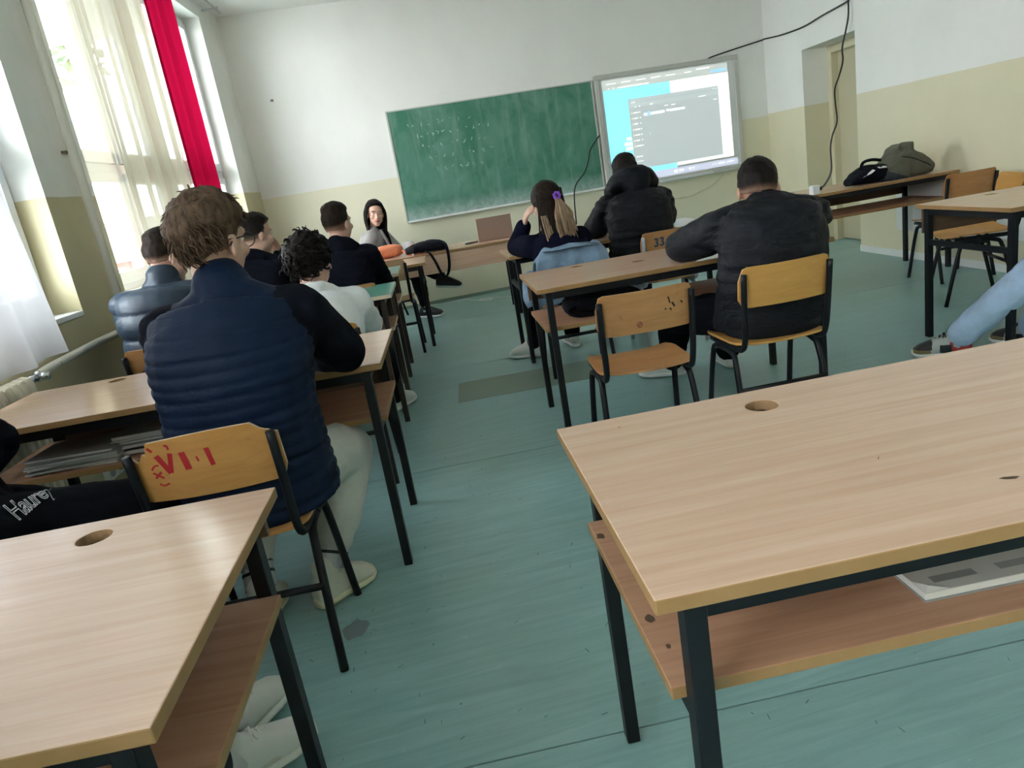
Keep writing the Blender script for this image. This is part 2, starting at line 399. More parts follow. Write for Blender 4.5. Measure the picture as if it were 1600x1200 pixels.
# left wall with two window openings
W1, W2, W3 = (4.51, 7.64), (.86, 3.98), (-2.3, .33)
wm = MB(); T = .32
segs = [YB - .3, W3[0], W3[1], W2[0], W2[1], W1[0], W1[1], YF + .2]
for i in range(0, 8, 2): wbox(wm, lw, segs[i], segs[i + 1], 0, T, -.1, ZC + .05)
for w in (W1, W2, W3):
    wbox(wm, lw, w[0], w[1], 0, T, -.1, .945); wbox(wm, lw, w[0], w[1], 0, T, 3.075, ZC + .05)
wall_left = tag(mk('wall_left', wm, WALL_L), kind='structure')
# windows
def window(n, y0, y1, nb):
    fr = MB(); o0, o1 = .15, .22
    wbox(fr, lw, y0, y1, o0, o1, .945, 1.005); wbox(fr, lw, y0, y1, o0, o1, 3.02, 3.075)
    wbox(fr, lw, y0, y1, o0, o1, 1.665, 1.735)
    st = (y1 - y0) / nb
    for k in range(nb + 1):
        c = y0 + st * k; a, b = (c, c + .05) if k == 0 else ((c - .05, c) if k == nb else (c - .035, c + .035))
        wbox(fr, lw, a, b, o0, o1, 1.0, 3.03)
    root = tag(mk('window_%d' % n, fr, PVC, bevel=.004), kind='structure')
    for k in range(nb):
        a, b = y0 + st * k + .035, y0 + st * (k + 1) - .035
        for z0, z1 in ((1.0, 1.67), (1.73, 3.03)):
            s = MB(); w = .06
            wbox(s, lw, a, b, o0 - .02, o1 - .02, z0, z0 + w + .012); wbox(s, lw, a, b, o0 - .02, o1 - .02, z1 - w, z1)
            wbox(s, lw, a, a + w, o0 - .02, o1 - .02, z0, z1); wbox(s, lw, b - w, b, o0 - .02, o1 - .02, z0, z1)
            so = mk('sash', s, PVC, root, bevel=.004)
            g = MB(); wbox(g, lw, a + w, b - w, o0 + .015, o0 + .019, z0 + w, z1 - w); mk('pane', g, GLASS, so)
    si = MB(); wbox(si, lw, y0 + .005, y1 - .005, -.008, .16, .93, .958); mk('window_sill', si, WHITEP, root, bevel=.006)
window(1, *W1, 4); window(2, *W2, 4); window(3, *W3, 3)
# right wall with door recess
D0, D1, DH = 6.44, 7.44, 2.0
wm = MB()
wbox(wm, rw, YB - .3, D0, 0, .4, -.1, ZC + .05); wbox(wm, rw, D1, YF + .3, 0, .4, -.1, ZC + .05); wbox(wm, rw, D0, D1, 0, .4, DH, ZC + .05)
tag(mk('wall_right', wm, WALL_R), kind='structure')
BEIGE = mat('cream_door_paint', (.60, .55, .385), .4); BEIGED = mat('cream_door_leaf_paint', (.52, .475, .325), .4)
d = MB(); wbox(d, rw, D0, D0 + .08, .27, .36, 0, DH); wbox(d, rw, D1 - .08, D1, .27, .36, 0, DH); wbox(d, rw, D0 + .08, D1 - .08, .27, .36, DH - .08, DH)
door = tag(mk('door_1', d, BEIGE, bevel=.004), kind='structure')
d = MB(); wbox(d, rw, D0 + .08, D1 - .08, .34, .385, .012, DH - .08)
leaf = mk('door_leaf', d, BEIGED, door)
d = MB(); wbox(d, rw, D0 + .30, D0 + .312, .325, .345, .02, DH - .09); mk('door_edge_strip', d, BEIGE, leaf)
d = MB(); wbox(d, rw, D0 - .05, D1 + .05, .39, .6, -.05, DH + .1); mk('door_backing', d, BEIGED, door)
for nm, fn, ya, yb in (('baseboard_right', rw, YB, D0 - .002), ('baseboard_far_right', rw, D1, YF - .01)):
    d = MB(); wbox(d, fn, ya, yb, -.012, .01, 0, .06); tag(mk(nm, d, WHITEP), kind='structure')
tag(mk('baseboard_front', MB().box(-1.04, 4.79, YF - .008, YF + .01, 0, .035), mat('torn_green_lino_skirting', (.20, .27, .22), .6)), kind='structure')

# ------------------------------------------------------------------ furniture builders
def desk(name, NL=None, NR=None, ang=-.085, W=1.3, D=.62, H=.745, top=None, edge=None, frame=None, shelf=True, panel='far', pmat=None, holes=(), label='', group=None, legs4=True, shelf_mat=None, pz=(.52, .715), shz=.55, inset=.04):
    top = top or BEECH; edge = edge or EDGE; frame = frame or BLACKM
    ca, sa = math.cos(ang), math.sin(ang)
    if NL: x0, y0 = NL; cx, cy = x0 + ca * W / 2 - sa * D / 2, y0 + sa * W / 2 + ca * D / 2
    else: x0, y0 = NR; cx, cy = x0 - ca * W / 2 - sa * D / 2, y0 - sa * W / 2 + ca * D / 2
    t = tag(empty(name, (cx, cy, 0), ang), label, 'desk', group)
    w, dd = W / 2, D / 2; th = .022
    # top with round cable holes
    outer = [Vector((-w, -dd, 0)), Vector((w, -dd, 0)), Vector((w, dd, 0)), Vector((-w, dd, 0))]
    loops = [outer]
    for hx, hy in holes: loops.append([Vector((hx + .031 * math.cos(-2 * PI * k / 20), hy + .031 * math.sin(-2 * PI * k / 20), 0)) for k in range(20)])
    tris = geometry.tessellate_polygon(loops); flat = [p for l in loops for p in l]; n = len(flat)
    m = MB(); vs = [(p.x, p.y, H) for p in flat] + [(p.x, p.y, H - th) for p in flat]
    m.add(vs, [tuple(f) for f in tris], 0); m.f += [tuple(i + n for i in f[::-1]) for f in tris]; m.m += [0] * len(tris)
    o = 0
    for li, l in enumerate(loops):
        k = len(l); m.f += [(o + i, o + i + n, o + (i + 1) % k + n, o + (i + 1) % k) for i in range(k)]; m.m += [1 if li == 0 else 2] * k; o += k
    mk('tabletop', m, [top, edge, CHIP], t, bevel=.0025)
    s = .036; lx = w - inset - s / 2; ly = dd - .028 - s / 2
    lo = []
    for sx, sy in ((-1, -1), (1, -1), (-1, 1), (1, 1)):
        lo.append(mk('leg', MB().box(sx * lx - s / 2 * .8, sx * lx + s / 2 * .8, sy * ly - s / 2, sy * ly + s / 2, 0, H - th), frame, t, bevel=.002))
    rz0, rz1 = H - th - .036, H - th
    mk('frame_rail', MB().box(-lx + .015, lx - .015, -ly - s * .45, -ly + s * .3, rz0, rz1), frame, t)
    mk('frame_rail', MB().box(-lx + .015, lx - .015, ly - s * .3, ly + s * .45, rz0, rz1), frame, t)
    for sx in (-1, 1):
        mk('side_rail', MB().box(sx * lx - .013, sx * lx + .013, -ly + .018, ly - .018, rz0, rz1), frame, t)
        mk('side_rail', MB().box(sx * lx - .011, sx * lx + .011, -ly + .018, ly - .018, shz - .05, shz - .022), frame, t)
    if shelf:
        sh = MB(); sh.box(-w + .025, w - .025, -ly + .024, ly - .022, shz - .02, shz, 0)
        sh.m = [0, 0, 1, 1, 1, 1]
        mk('shelf', sh, [shelf_mat or BEECH_SH, edge], t, bevel=.002)
    if panel == 'far': mk('modesty_panel', MB().box(-w + .03, w - .03, ly + s / 2 + .001, ly + s / 2 + .017, pz[0], pz[1]), [pmat or BROWNP], t, bevel=.002)
    elif panel == 'near': mk('modesty_panel', MB().box(-w + .01, w - .01, -ly - s / 2 - .017, -ly - s / 2 - .001, pz[0], pz[1]), [pmat or BEECH], t, bevel=.002)
    t['_dim'] = (W, D); return t

def sheet_back(u, v):      # chair backrest surface, u in -1..1, v in 0..1 (local chair coords)
    z = .603 + .165 * v
    y = -.205 - .028 * (1 - u * u) - .05 * (v - .5) * .55 - .004
    return Vector((u * .19, y, z))
def chair(name, loc, rz, label, group='school chairs', wood_m=None, frame=None, broken=False, marks=None, h=1.0):
    wood_m = wood_m or PLY; frame = frame or BLACKM
    t = tag(empty(name, (loc[0], loc[1], 0), rz), label, 'chair', group)
    def S(p): return (p[0], p[1], p[2] * h)
    # seat: curved plywood sheet
    n, mm = 12, 8; m = MB(); vs = []
    for lay in (0, 1):
        for i in range(mm + 1):
            v = i / mm; y = -.185 + .385 * v
            for k in range(n + 1):
                u = -1 + 2 * k / n; e = 1 - .10 * abs(2 * v - 1) ** 6
                z = .438 + .012 * abs(u) ** 2.5 - .02 * max(0, v - .75) ** 1 * 1.6 + .01 * max(0, .2 - v) * 5
                vs.append(S((u * .192 * e, y, z - .011 * lay)))
    q = (n + 1) * (mm + 1); fs = []
    for i in range(mm):
        for k in range(n):
            a = i * (n + 1) + k; fs += [(a, a + 1, a + n + 2, a + n + 1), (a + q, a + q + n + 1, a + q + n + 2, a + q + 1)]
    bd = [k for k in range(n + 1)] + [(i + 1) * (n + 1) - 1 for i in range(1, mm + 1)] + [mm * (n + 1) + k for k in range(n - 1, -1, -1)] + [i * (n + 1) for i in range(mm - 1, 0, -1)]
    fs += [(bd[i], bd[i] + q, bd[(i + 1) % len(bd)] + q, bd[(i + 1) % len(bd)]) for i in range(len(bd))]
    m.add(vs, fs); mk('seat', m, wood_m, t, smooth=False, bevel=.002)
    # backrest
    n = 40 if broken else 24; mm = 8; m = MB(); vs = []
    for lay in (0, 1):
        for i in range(mm + 1):
            for k in range(n + 1):
                u = -1 + 2 * k / n; v = i / mm
                tp = 1.0
                au = abs(u)
                if not broken:
                    if au > .84: tp = 1 - .34 * (1 - math.sqrt(max(0, 1 - ((au - .84) / .16) ** 2)))
                else:
                    if u < -.66: tp = .74 + .05 * math.sin(u * 90) + .10 * max(0, (u + .8)) / .14
                    elif u > .80: tp = .86 + .02 * math.sin(u * 60) - (.06 if u > .93 else 0)
                    elif u > .7: tp = 1.03 - (u - .7) * 1.2
                    else: tp = 1.0 + .05 * math.sin((u + .66) * 1.9)
                bt = 0.0
                if au > .84: bt = .22 * (1 - math.sqrt(max(0, 1 - ((au - .84) / .16) ** 2)))
                vv = bt + (tp - bt) * v
                p = sheet_back(u, vv) + Vector((0, .010 * lay, 0)); vs.append(S(p))
    q = (n + 1) * (mm + 1); fs = []; mi = []
    for i in range(mm):
        for k in range(n):
            a = i * (n + 1) + k; fs += [(a, a + 1, a + n + 2, a + n + 1), (a + q, a + q + n + 1, a + q + n + 2, a + q + 1)]; mi += [0, 0]
    bd = [k for k in range(n + 1)] + [(i + 1) * (n + 1) - 1 for i in range(1, mm + 1)] + [mm * (n + 1) + k for k in range(n - 1, -1, -1)] + [i * (n + 1) for i in range(mm - 1, 0, -1)]
    for i in range(len(bd)): fs.append((bd[i], bd[i] + q, bd[(i + 1) % len(bd)] + q, bd[(i + 1) % len(bd)])); mi.append(1)
    m.add(vs, fs); m.m = mi
    back = mk('backrest', m, [wood_m, SPLINT if broken else wood_m], t)
    # steel tube frame
    for sx in (-1, 1):
        X = sx * .172
        up = catmull([(X, .15, .418), (X, -.06, .418), (X, -.155, .424), (X, -.195, .475), (X * 1.02, -.215, .60), (X * 1.03, -.235, .742)], 5)
        mk('back_upright', MB().tube([S(p) for p in up], .0125, 8), frame, t, smooth=True)
        Xo = sx * .178
        lr = catmull([(Xo, .02, .402), (Xo, -.07, .395), (Xo * 1.03, -.115, .34), (Xo * 1.10, -.20, 0.0)], 5)
        lf = catmull([(Xo, .0, .402), (Xo, .09, .395), (Xo * 1.03, .13, .34), (Xo * 1.10, .205, 0.0)], 5)
        mk('leg', MB().tube([S(p) for p in lr], .0125, 8), frame, t, smooth=True)
        mk('leg', MB().tube([S(p) for p in lf], .0125, 8), frame, t, smooth=True)
    mk('stretcher', MB().tube([S((-.187, -.148, .245)), S((.187, -.148, .245))], .011, 8), frame, t, smooth=True)
    mk('seat_rail', MB().tube([S((-.178, .10, .400)), S((.178, .10, .400))], .011, 8), frame, t, smooth=True)
    if marks:
        for mname, mmat, strokes in marks:
            for poly, wd in strokes:
                m = MB()
                for (a, b) in zip(poly[:-1], poly[1:]):
                    a, b = Vector((*a, 0)), Vector((*b, 0)); dv = (b - a); sg = max(1, int(dv.length / .02)); pd = Vector((-dv.y, dv.x, 0)).normalized() * wd / 2
                    for j in range(sg):
                        p, q2 = a + dv * j / sg, a + dv * (j + 1) / sg
                        cs = []
                        for c in (p - pd, p + pd, q2 + pd, q2 - pd):
                            u, v = c.x / .19, c.y / .165
                            cs.append(S(sheet_back(u, v) + Vector((0, -.0009, 0))))
                        m.add(cs, [(0, 1, 2, 3)])
                mk(mname, m, mmat, back, fix=False)
    return t

# ------------------------------------------------------------------ desks
def hl(W, D, *pts): return pts
desk('desk', NR=(-.342, .737), ang=-.085, W=1.30, D=.668, holes=[(.335, .252)], pz=(.655, .715), label='glossy beech desk at the bottom left, nearest the camera', group='classroom desks')
L2 = desk('desk', NR=(-.059, 2.334), ang=-.10, W=1.42, D=.60, holes=[(-.36, .24)], label='desk the man in the navy quilted jacket leans on, shelf full of papers', group='classroom desks')
desk('desk', NR=(.035, 4.022), ang=-.085, W=1.30, D=.56, top=GREENT, edge=EDGEL, frame=BROWNM, label='green-topped desk in front of the boy in the white hoodie', group='classroom desks', shelf_mat=BEECH_SH)
desk('desk', NR=(.115, 5.06), ang=-.085, W=1.25, D=.53, top=GREENT, edge=EDGEL, frame=BROWNM, label='green-topped desk in front of the boy with cropped hair and black hoodie', group='classroom desks')
L5 = desk('desk', NR=(.372, 5.96), ang=-.085, W=1.25, D=.62, H=.70, shelf=False, panel=None, label='front desk carrying the orange bag and the black laptop bag', group='classroom desks')
R1 = desk('desk', NL=(.234, .725), ang=-.075, W=1.45, D=.65, holes=[(-.33, .232)], pz=(.645, .715), pmat=EDGEL, label='large beech desk at the bottom right with a book on its shelf', group='classroom desks', shz=.56)
desk('desk', NL=(.66, 3.175), ang=-.085, W=1.40, D=.645, holes=[(-.40, .235), (-.13, .03)], label='desk before the empty brown chair, boy in black jacket leaning on it', group='classroom desks', pz=(.60, .715))
desk('desk', NL=(.84, 4.748), ang=-.07, W=1.42, D=.585, shelf=False, panel=None, label='desk of the girl with the purple hair tie, front of the right row', group='classroom desks')
RR = desk('desk', NL=(2.838, 2.90), ang=-.10, W=1.30, D=.70, holes=[(-.30, .235)], label='desk at the right edge of the photo above the pale jeans', group='classroom desks', inset=.03, shelf=False, shz=.572, pz=(.585, .715))
RF = desk('desk', NR=(4.455, 5.03), ang=-.06, W=1.36, D=.61, label='desk against the right wall carrying the olive backpack', group='classroom desks', pz=(.575, .715), shz=.55)
TD = desk('desk', NR=(1.277, 6.66), ang=-.07, W=1.60, D=.64, H=.70, panel='near', pz=(.510, .676), shelf=False, label='teacher desk with a full wooden front panel and an open laptop', group='classroom desks')

WEAR = mat('worn_dark_chipboard', (.10, .06, .035), .9)
def gouge(root, x, y, z, rx, ry, seed, a=0.0, m_=None):
    rnd = random.Random(seed); iv = Matrix.Rotation(-root.rotation_euler.z, 3, 'Z'); c = iv @ (Vector((x, y, z)) - root.location); vs = []
    for k in range(12):
        w = 2 * PI * k / 12; q = rnd.uniform(.7, 1.15); d = Matrix.Rotation(a, 3, 'Z') @ Vector((rx * q * math.cos(w), ry * q * math.sin(w), 0)); vs.append(c + d + Vector((0, 0, .0005)))
    mk('gouge', MB().add(vs + [c + Vector((0, 0, .0002))], [(k, (k + 1) % 12, 12) for k in range(12)]), m_ or WEAR, root, fix=False)
GOUGES = [(.780, .790, .745, .013, .0045, -.2), (.686, .932, .745, .006, .0008, .9), (.394, 1.303, .745, .003, .002, 0), (.308, 1.236, .56, .009, .012, 0), (.297, .951, .56, .008, .013, .2), (.296, .876, .56, .004, .005, 0)]
for k, (x, y, z, rx, ry, a) in enumerate(GOUGES): gouge(R1, x, y, z, rx, ry, k, a)
# ------------------------------------------------------------------ chairs
V8 = []
def st(x, y, pts, w): return ([(x + p[0], y + p[1]) for p in pts], w)
V8 += [st(-.106, .078, [(0, .052), (.022, 0)], .015), st(-.084, .078, [(0, 0), (.014, .054)], .012), st(-.042, .080, [(0, .05), (.004, 0)], .016), st(.019, .080, [(0, .05), (.004, .0)], .012),
       st(-.010, .082, [(0, .03), (.002, .016)], .005), st(-.112, .142, [(-.01, .012), (0, 0)], .008), st(-.074, .142, [(-.004, .012), (.004, .012), (.004, 0)], .006)]
X8 = [([(-.130, .092), (-.120, .103), (-.108, .104)], .005), ([(-.130, .084), (-.106, .066)], .006), ([(-.128, .068), (-.108, .084)], .006), ([(-.124, .052), (-.114, .044), (-.098, .050)], .005)]
chair('chair', (-.505, 2.068), -.085, 'orange plywood chair with a broken top edge and red painted VIII', wood_m=PLY, broken=True, marks=[('red_stroke', REDP, V8 + X8)])
chair('chair', (-1.02, 3.76), -.085, 'chair under the boy in the slate blue puffer jacket', wood_m=PLY2)
chair('chair', (-.30, 3.37), -.085, 'chair under the boy in the white hoodie', wood_m=PLY3)
chair('chair', (-.74, 4.80), -.085, 'chair under the boy who rests his hand on his chin, far left', wood_m=PLY2)
chair('chair', (-.20, 4.78), -.085, 'chair under the boy with cropped hair and black hoodie', wood_m=PLY2)
chair('chair', (.045, 6.03), -.085, 'empty pale chair pushed under the desk with the orange bag', wood_m=PLYB, h=1.0)
E5 = [('dark_scuff', mat('black_scuff', (.03, .018, .012), .8), [([(.085, .125), (.092, .098)], .006), ([(.10, .10), (.11, .082)], .008), ([(.135, .10), (.142, .09)], .006), ([(.07, .08), (.076, .077)], .006), ([(.09, .08), (.096, .07)], .006)]),
      ('red_sticker', mat('faded_red_sticker', (.22, .05, .04), .6), [([(-.03 + .009 * math.cos(a / 6 * PI), .035 + .011 * math.sin(a / 6 * PI)) for a in range(13)], .004), ([(-.034, .03), (-.026, .04)], .006)])]
chair('chair', (.965, 2.80), -.11, 'empty brown plywood chair with black scuffs, behind the middle right desk', wood_m=PLY2, marks=E5)
chair('chair', (1.545, 2.82), -.06, 'honey plywood chair under the boy in the black jacket, right of the empty chair', wood_m=PLY3)
chair('chair', (1.14, 4.46), -.085, 'chair with the denim jacket hung over its back', wood_m=PLY2)
T33 = []
def three(x, y): return [([(x, y + .045), (x + .012, y + .052), (x + .022, y + .042), (x + .010, y + .028), (x + .024, y + .014), (x + .012, y + .001), (x - .002, y + .008)], .0125)]
T33 = three(-.105, .07) + three(-.068, .072) + [([(.035, .118), (.036, .106)], .008), ([(.036, .10), (.038, .068)], .012), ([(-.01, .085), (-.006, .08)], .005)]
chair('chair', (1.845, 4.66), -.06, 'plywood chair painted with a dark blue 33, silver back posts', wood_m=PLY2, frame=GREYM, marks=[('blue_stroke', BLUEP, T33)])
chair('chair', (4.15, 4.77), -.12, 'empty chair at the desk with the olive backpack', wood_m=PLY2)
chair('chair', (3.74, 4.12), 1.15, 'empty chair turned sideways beyond the desk at the right edge', wood_m=PLY3)

# ------------------------------------------------------------------ people
def head_rot(yaw, pitch, roll=0): return Matrix.Rotation(yaw, 3, 'Z') @ Matrix.Rotation(-pitch, 3, 'X') @ Matrix.Rotation(roll, 3, 'Y')
def smooth01(x): x = np.clip(x, 0, 1); return x * x * (3 - 2 * x)

def hair_shell(H, R, tfun, seed=0, n=64, m=44, scl=1.0):
    vs = []; D = []
    for i in range(m + 1):
        th = PI * i / m
        for k in range(n):
            ph = 2 * PI * k / n; D.append((math.sin(th) * math.cos(ph), math.sin(th) * math.sin(ph), math.cos(th)))
    D = np.array(D); x, y, z = D.T
    line = np.interp(y, [-1, -.55, -.1, .22, .38, .75, 1], [-.78, -.72, -.55, -.30, .30, .52, .60])
    q = z - line
    t, fade = tfun(x, y, z, q)
    w = smooth01(q / .10)
    t = -.012 * (1 - w) + t * w
    rad = np.array([.078, .099, .097]) * scl
    P = D * rad + D * t[:, None] + np.array([0, -.008, .03]) * scl
    vs = [H + R @ Vector(p) for p in P]
    fs = [(i * n + k, (i + 1) * n + k, (i + 1) * n + (k + 1) % n, i * n + (k + 1) % n) for i in range(m) for k in range(n)]
    return vs, fs, fade
def add_fade(me, fade):
    a = me.attributes.new('fade', 'FLOAT', 'POINT'); a.data.foreach_set('value', np.asarray(fade, np.float32))

def shoe(root, R0, ank, toe, mats, L=.27, style='sneaker', lace=None, z0=None):
    """ank: ankle point (world), toe: horizontal direction"""
    up, sole, acc = mats
    t = Vector(toe).normalized(); pitch = t.z; rt = t.cross(Vector((0, 0, 1))).normalized(); u = rt.cross(t)
    base = Vector(ank) - u * .085
    def P(a, b, c): return base + t * (a * L / .27) + rt * b + u * c - R0
    m = MB(); rings = []
    for a, w, lo in ((-.075, .02, .012), (-.066, .033, .004), (-.02, .036, 0), (.05, .036, .0), (.12, .046, 0), (.165, .043, .002), (.192, .028, .010), (.198, .012, .014)):
        rings.append((P(a, 0, lo + .016), rt * w, u * .017))
    m.loft(rings, 16); so = mk('shoe_sole', m, sole, None, smooth=True)
    m = MB(); rings = []
    for a, w, z, hh in ((-.072, .024, .050, .040), (-.056, .034, .060, .052), (-.01, .037, .068, .060), (.035, .038, .068, .056), (.08, .042, .060, .046), (.125, .045, .050, .037), (.165, .041, .042, .029), (.190, .026, .034, .018)):
        rings.append((P(a, 0, z), rt * w, u * hh, .85))
    m.loft(rings, 16); m.cone(P(0, 0, .09), .040, P(-.012, 0, .128), .040)
    me = blob(m, .006, 3)
    o = link('shoe', me, [up, acc], root, smooth=True)
    so.parent = o
    c = co_of(me)
    if style in ('sneaker', 'high'):
        loc = np.array([[(Vector(p) + R0 - base).dot(t), (Vector(p) + R0 - base).dot(rt), (Vector(p) + R0 - base).dot(u)] for p in c])
        cen = np.zeros(len(me.polygons) * 3, np.float32); me.polygons.foreach_get('center', cen); cen = cen.reshape(-1, 3)
        q = (cen + np.array(R0) - np.array(base)); a = q @ np.array(t); uu = q @ np.array(u)
        sel = ((a < -.035) & (uu < .075)) | ((a > .02) & (a < .09) & (uu < .045) & (uu > .02))
        idx = sel.astype(np.int32)
        if style == 'high':
            me.materials.append(TAN); me.materials.append(SHOEB)
            idx = ((a < .03) & (uu < .085)).astype(np.int32); idx[(a > .112)] = 2; idx[(a > .105) & (uu > .050)] = 3; idx[(a > .02) & (a < .07) & (uu < .07)] = 3; idx[uu > .125] = 3
        me.polygons.foreach_set('material_index', idx)
    if lace:
        m = MB()
        for k in range(5):
            a = .045 + .018 * k; zz = .119 - .0125 * k + .004
            m.tube(catmull([P(a, -.026, zz - .016), P(a + .004, 0, zz + .003), P(a + .012, .026, zz - .016)], 3), .0032, 5)
            m.tube(catmull([P(a, .026, zz - .016), P(a + .006, 0, zz + .004), P(a + .012, -.026, zz - .016)], 3), .0032, 5)
        mk('shoe_lace', m, lace, o, smooth=True)
    return o

def hand_prims(m, wr, d, nrm, side, curl=.5, sc_=1.0):
    """wr wrist, d direction to the fingers, nrm back-of-hand normal"""
    d = Vector(d).normalized(); nrm = Vector(nrm); nrm = (nrm - d * nrm.dot(d)).normalized(); s = d.cross(nrm) * side
    m.loft([(wr + d * 0, s * .026, nrm * .018), (wr + d * .035, s * .036, nrm * .017), (wr + d * .075, s * .040, nrm * .014), (wr + d * .092, s * .037, nrm * .011)], 12)
    for k, (o, L) in enumerate(((.030, .068), (.010, .076), (-.011, .071), (-.030, .056))):
        p = wr + d * .085 + s * o; a = 0; 
        for j, f in enumerate((.45, .32, .25)):
            a += curl * (.6 if j == 0 else .8); dd = d * math.cos(a) - nrm * math.sin(a); q = p + dd * (L * f)
            m.cone(p, .0088 - .0008 * j, q, .0080 - .0008 * j, 8); p = q
    p = wr + d * .02 + s * .030; q = p + (d * .7 + s * .7 - nrm * .2).normalized() * .04; m.cone(p, .012, q, .0095, 8)
    r = q + (d * .92 + s * .2 - nrm * .35).normalized() * .032; m.cone(q, .0095, r, .0078, 8)

def person(label, hip, S, H, tyaw, hyaw, hpitch, arms, legs, top, trous, shoes, hair, skin=SKIN, shw=.19, bulk=1.0, vox=.0082, hroll=0, slouch=.03, hands=True, face=False, hscale=1.0, spread=None):
    hip, S, H = Vector(hip), Vector(S), Vector(H)
    R0 = Vector((hip.x, hip.y, 0)); root = tag(empty('person', R0), label, 'person', 'people in the classroom')
    f = Vector((-math.sin(tyaw), math.cos(tyaw), 0)); r = Vector((math.cos(tyaw), math.sin(tyaw), 0))
    Rh = head_rot(hyaw, hpitch, hroll)
    def L(p): return Vector(p) - R0
    def spine(pad, hem=.0):
        mid = hip.lerp(S, .5) - f * slouch
        P = catmull([hip - Vector((0, 0, hem)), hip.lerp(mid, .55) - f * slouch * .3, mid, mid.lerp(S, .6) - f * slouch * .7, S, S + Vector((0, 0, .045)) + f * .01], 3)
        wd = np.interp(np.linspace(0, 1, len(P)), [0, .2, .4, .62, .8, .9, 1], [.175, .165, .155, .168, .165, .13, .07])
        dp = np.interp(np.linspace(0, 1, len(P)), [0, .2, .4, .62, .8, .9, 1], [.13, .12, .115, .125, .105, .085, .06])
        out = []
        for i, p in enumerate(P):
            tg = (P[min(i + 1, len(P) - 1)] - P[max(i - 1, 0)]).normalized(); b = tg.cross(r).normalized()
            out.append((L(p), r * (wd[i] * bulk + pad), b * (dp[i] * bulk + pad)))
        return out
    shR, shL = S + r * shw * .86 - Vector((0, 0, .01)), S - r * shw * .86 - Vector((0, 0, .01))
    AR, AL = [Vector(p) for p in arms[0]], [Vector(p) for p in arms[1]]
    (knR, anR, toR), (knL, anL, toL) = legs
    knR, anR, knL, anL = Vector(knR), Vector(anR), Vector(knL), Vector(anL)
    hjR, hjL = hip + r * .09, hip - r * .09
    NB = S + Vector((0, 0, .055)) + f * .015
    # ---- body: one continuous mesh
    b = MB(); k = hscale
    def hp(x, y=None, z=None):
        if y is None: x, y, z = x
        return L(H + Rh @ Vector((x * k, y * k, z * k)))
    b.ell(hp(0, -.008, .03), (.077 * k, .098 * k, .095 * k), Rh, 20, 14)
    b.ell(hp(0, .030, -.035), (.064 * k, .066 * k, .078 * k), Rh, 16, 12)
    b.ell(hp(0, .058, -.096), (.032 * k, .030 * k, .024 * k), Rh, 12, 8)
    b.cone(hp(-.04, .012, -.07), .022, hp(0, .065, -.098), .020); b.cone(hp(.04, .012, -.07), .022, hp(0, .065, -.098), .020)
    b.cone(hp(0, .094, .006), .0080, hp(0, .108, -.032), .0100, 10); b.ell(hp(0, .100, -.037), (.0165, .012, .009), Rh, 10, 8)
    b.cone(hp(-.045, .076, .030), .013, hp(.045, .076, .030), .013, 10)
    for sx in (-1, 1):
        b.ell(hp(sx * .080, -.006, -.012), (.010, .020, .034), Rh @ Matrix.Rotation(sx * .35, 3, 'Z') @ Matrix.Rotation(-.2, 3, 'X'), 12, 10)
        b.ell(hp(sx * .042, .070, -.022), (.026, .022, .022), Rh, 10, 8)
    b.ell(hp(0, .088, -.066), (.024, .014, .013), Rh, 10, 8)
    b.cone(L(NB), .060, hp(0, -.022, -.075), .053)
    b.loft([(c_, a_ * .86, b_ * .84) for c_, a_, b_ in spine(0)], 18)
    b.cone(L(shL), .052, L(shR), .052)
    for sh in (shR, shL): b.cone(L(NB), .045, L(NB.lerp(sh, .72)), .045)
    for sh, A, sd in ((shR, AR, 1), (shL, AL, -1)):
        b.cone(L(sh), .050, L(A[0]), .038); b.cone(L(A[0]), .037, L(A[1]), .026)
        if hands:
            d = (A[2] - A[1]) if len(A) > 2 else (A[1] - A[0]); nr = A[3] if len(A) > 3 else Vector((0, 0, 1))
            hand_prims(b, L(A[1]), d, nr, sd)
    for hj, kn, an in ((hjR, knR, anR), (hjL, knL, anL)):
        b.cone(L(hj), .080, L(kn), .050); b.cone(L(kn), .048, L(an), .032); b.cone(L(an), .032, L(an) - Vector((0, 0, .03)), .03)
    me = blob(b, vox, 3); body = link('body', me, [skin, LIPS], root, smooth=True)
    if face:
        cen = np.zeros(len(me.polygons) * 3, np.float32); me.polygons.foreach_get('center', cen); cen = cen.reshape(-1, 3)
        c0 = np.array(hp(0, .098, -.067)); q = (cen - c0) @ np.array(Rh)
        me.polygons.foreach_set('material_index', ((abs(q[:, 0]) < .024) & (abs(q[:, 2]) < .008) & (q[:, 1] > -.03)).astype(np.int32))
    for sx in (-1, 1):
        m = MB(); m.ell(hp(sx * .031, .082, .010), (.0125, .0105, .0105 if not face else .0085), Rh, 12, 8)
        e = mk('eye', m, EYEW, body, smooth=True)
        m = MB(); m.ell(hp(sx * .031 + (.002), .0895, .010), (.0062, .0040, .0062), Rh, 10, 6); mk('iris', m, EYED, e, smooth=True)
        m = MB(); m.tube([hp(sx * .014, .095, .026), hp(sx * .031, .094, .031), hp(sx * .049, .082, .027)], [.0025, .0038, .002], 6); mk('eyebrow', m, hair['mat'], body, smooth=True)
    # ---- trousers
    tp = trous.get('pad', .02); m = MB()
    m.loft([(L(hip) + Vector((0, 0, .10)) - f * .02, r * (.155 * bulk + tp), f * (.115 * bulk + tp)), (L(hip), r * (.17 * bulk + tp), f * (.125 * bulk + tp)), (L(hip) - Vector((0, 0, .055)) + f * .02, r * (.16 * bulk + tp), f * (.12 * bulk + tp)), (L(hip) - Vector((0, 0, .075)) + f * .03, r * (.11 * bulk), f * (.09 * bulk))], 18)
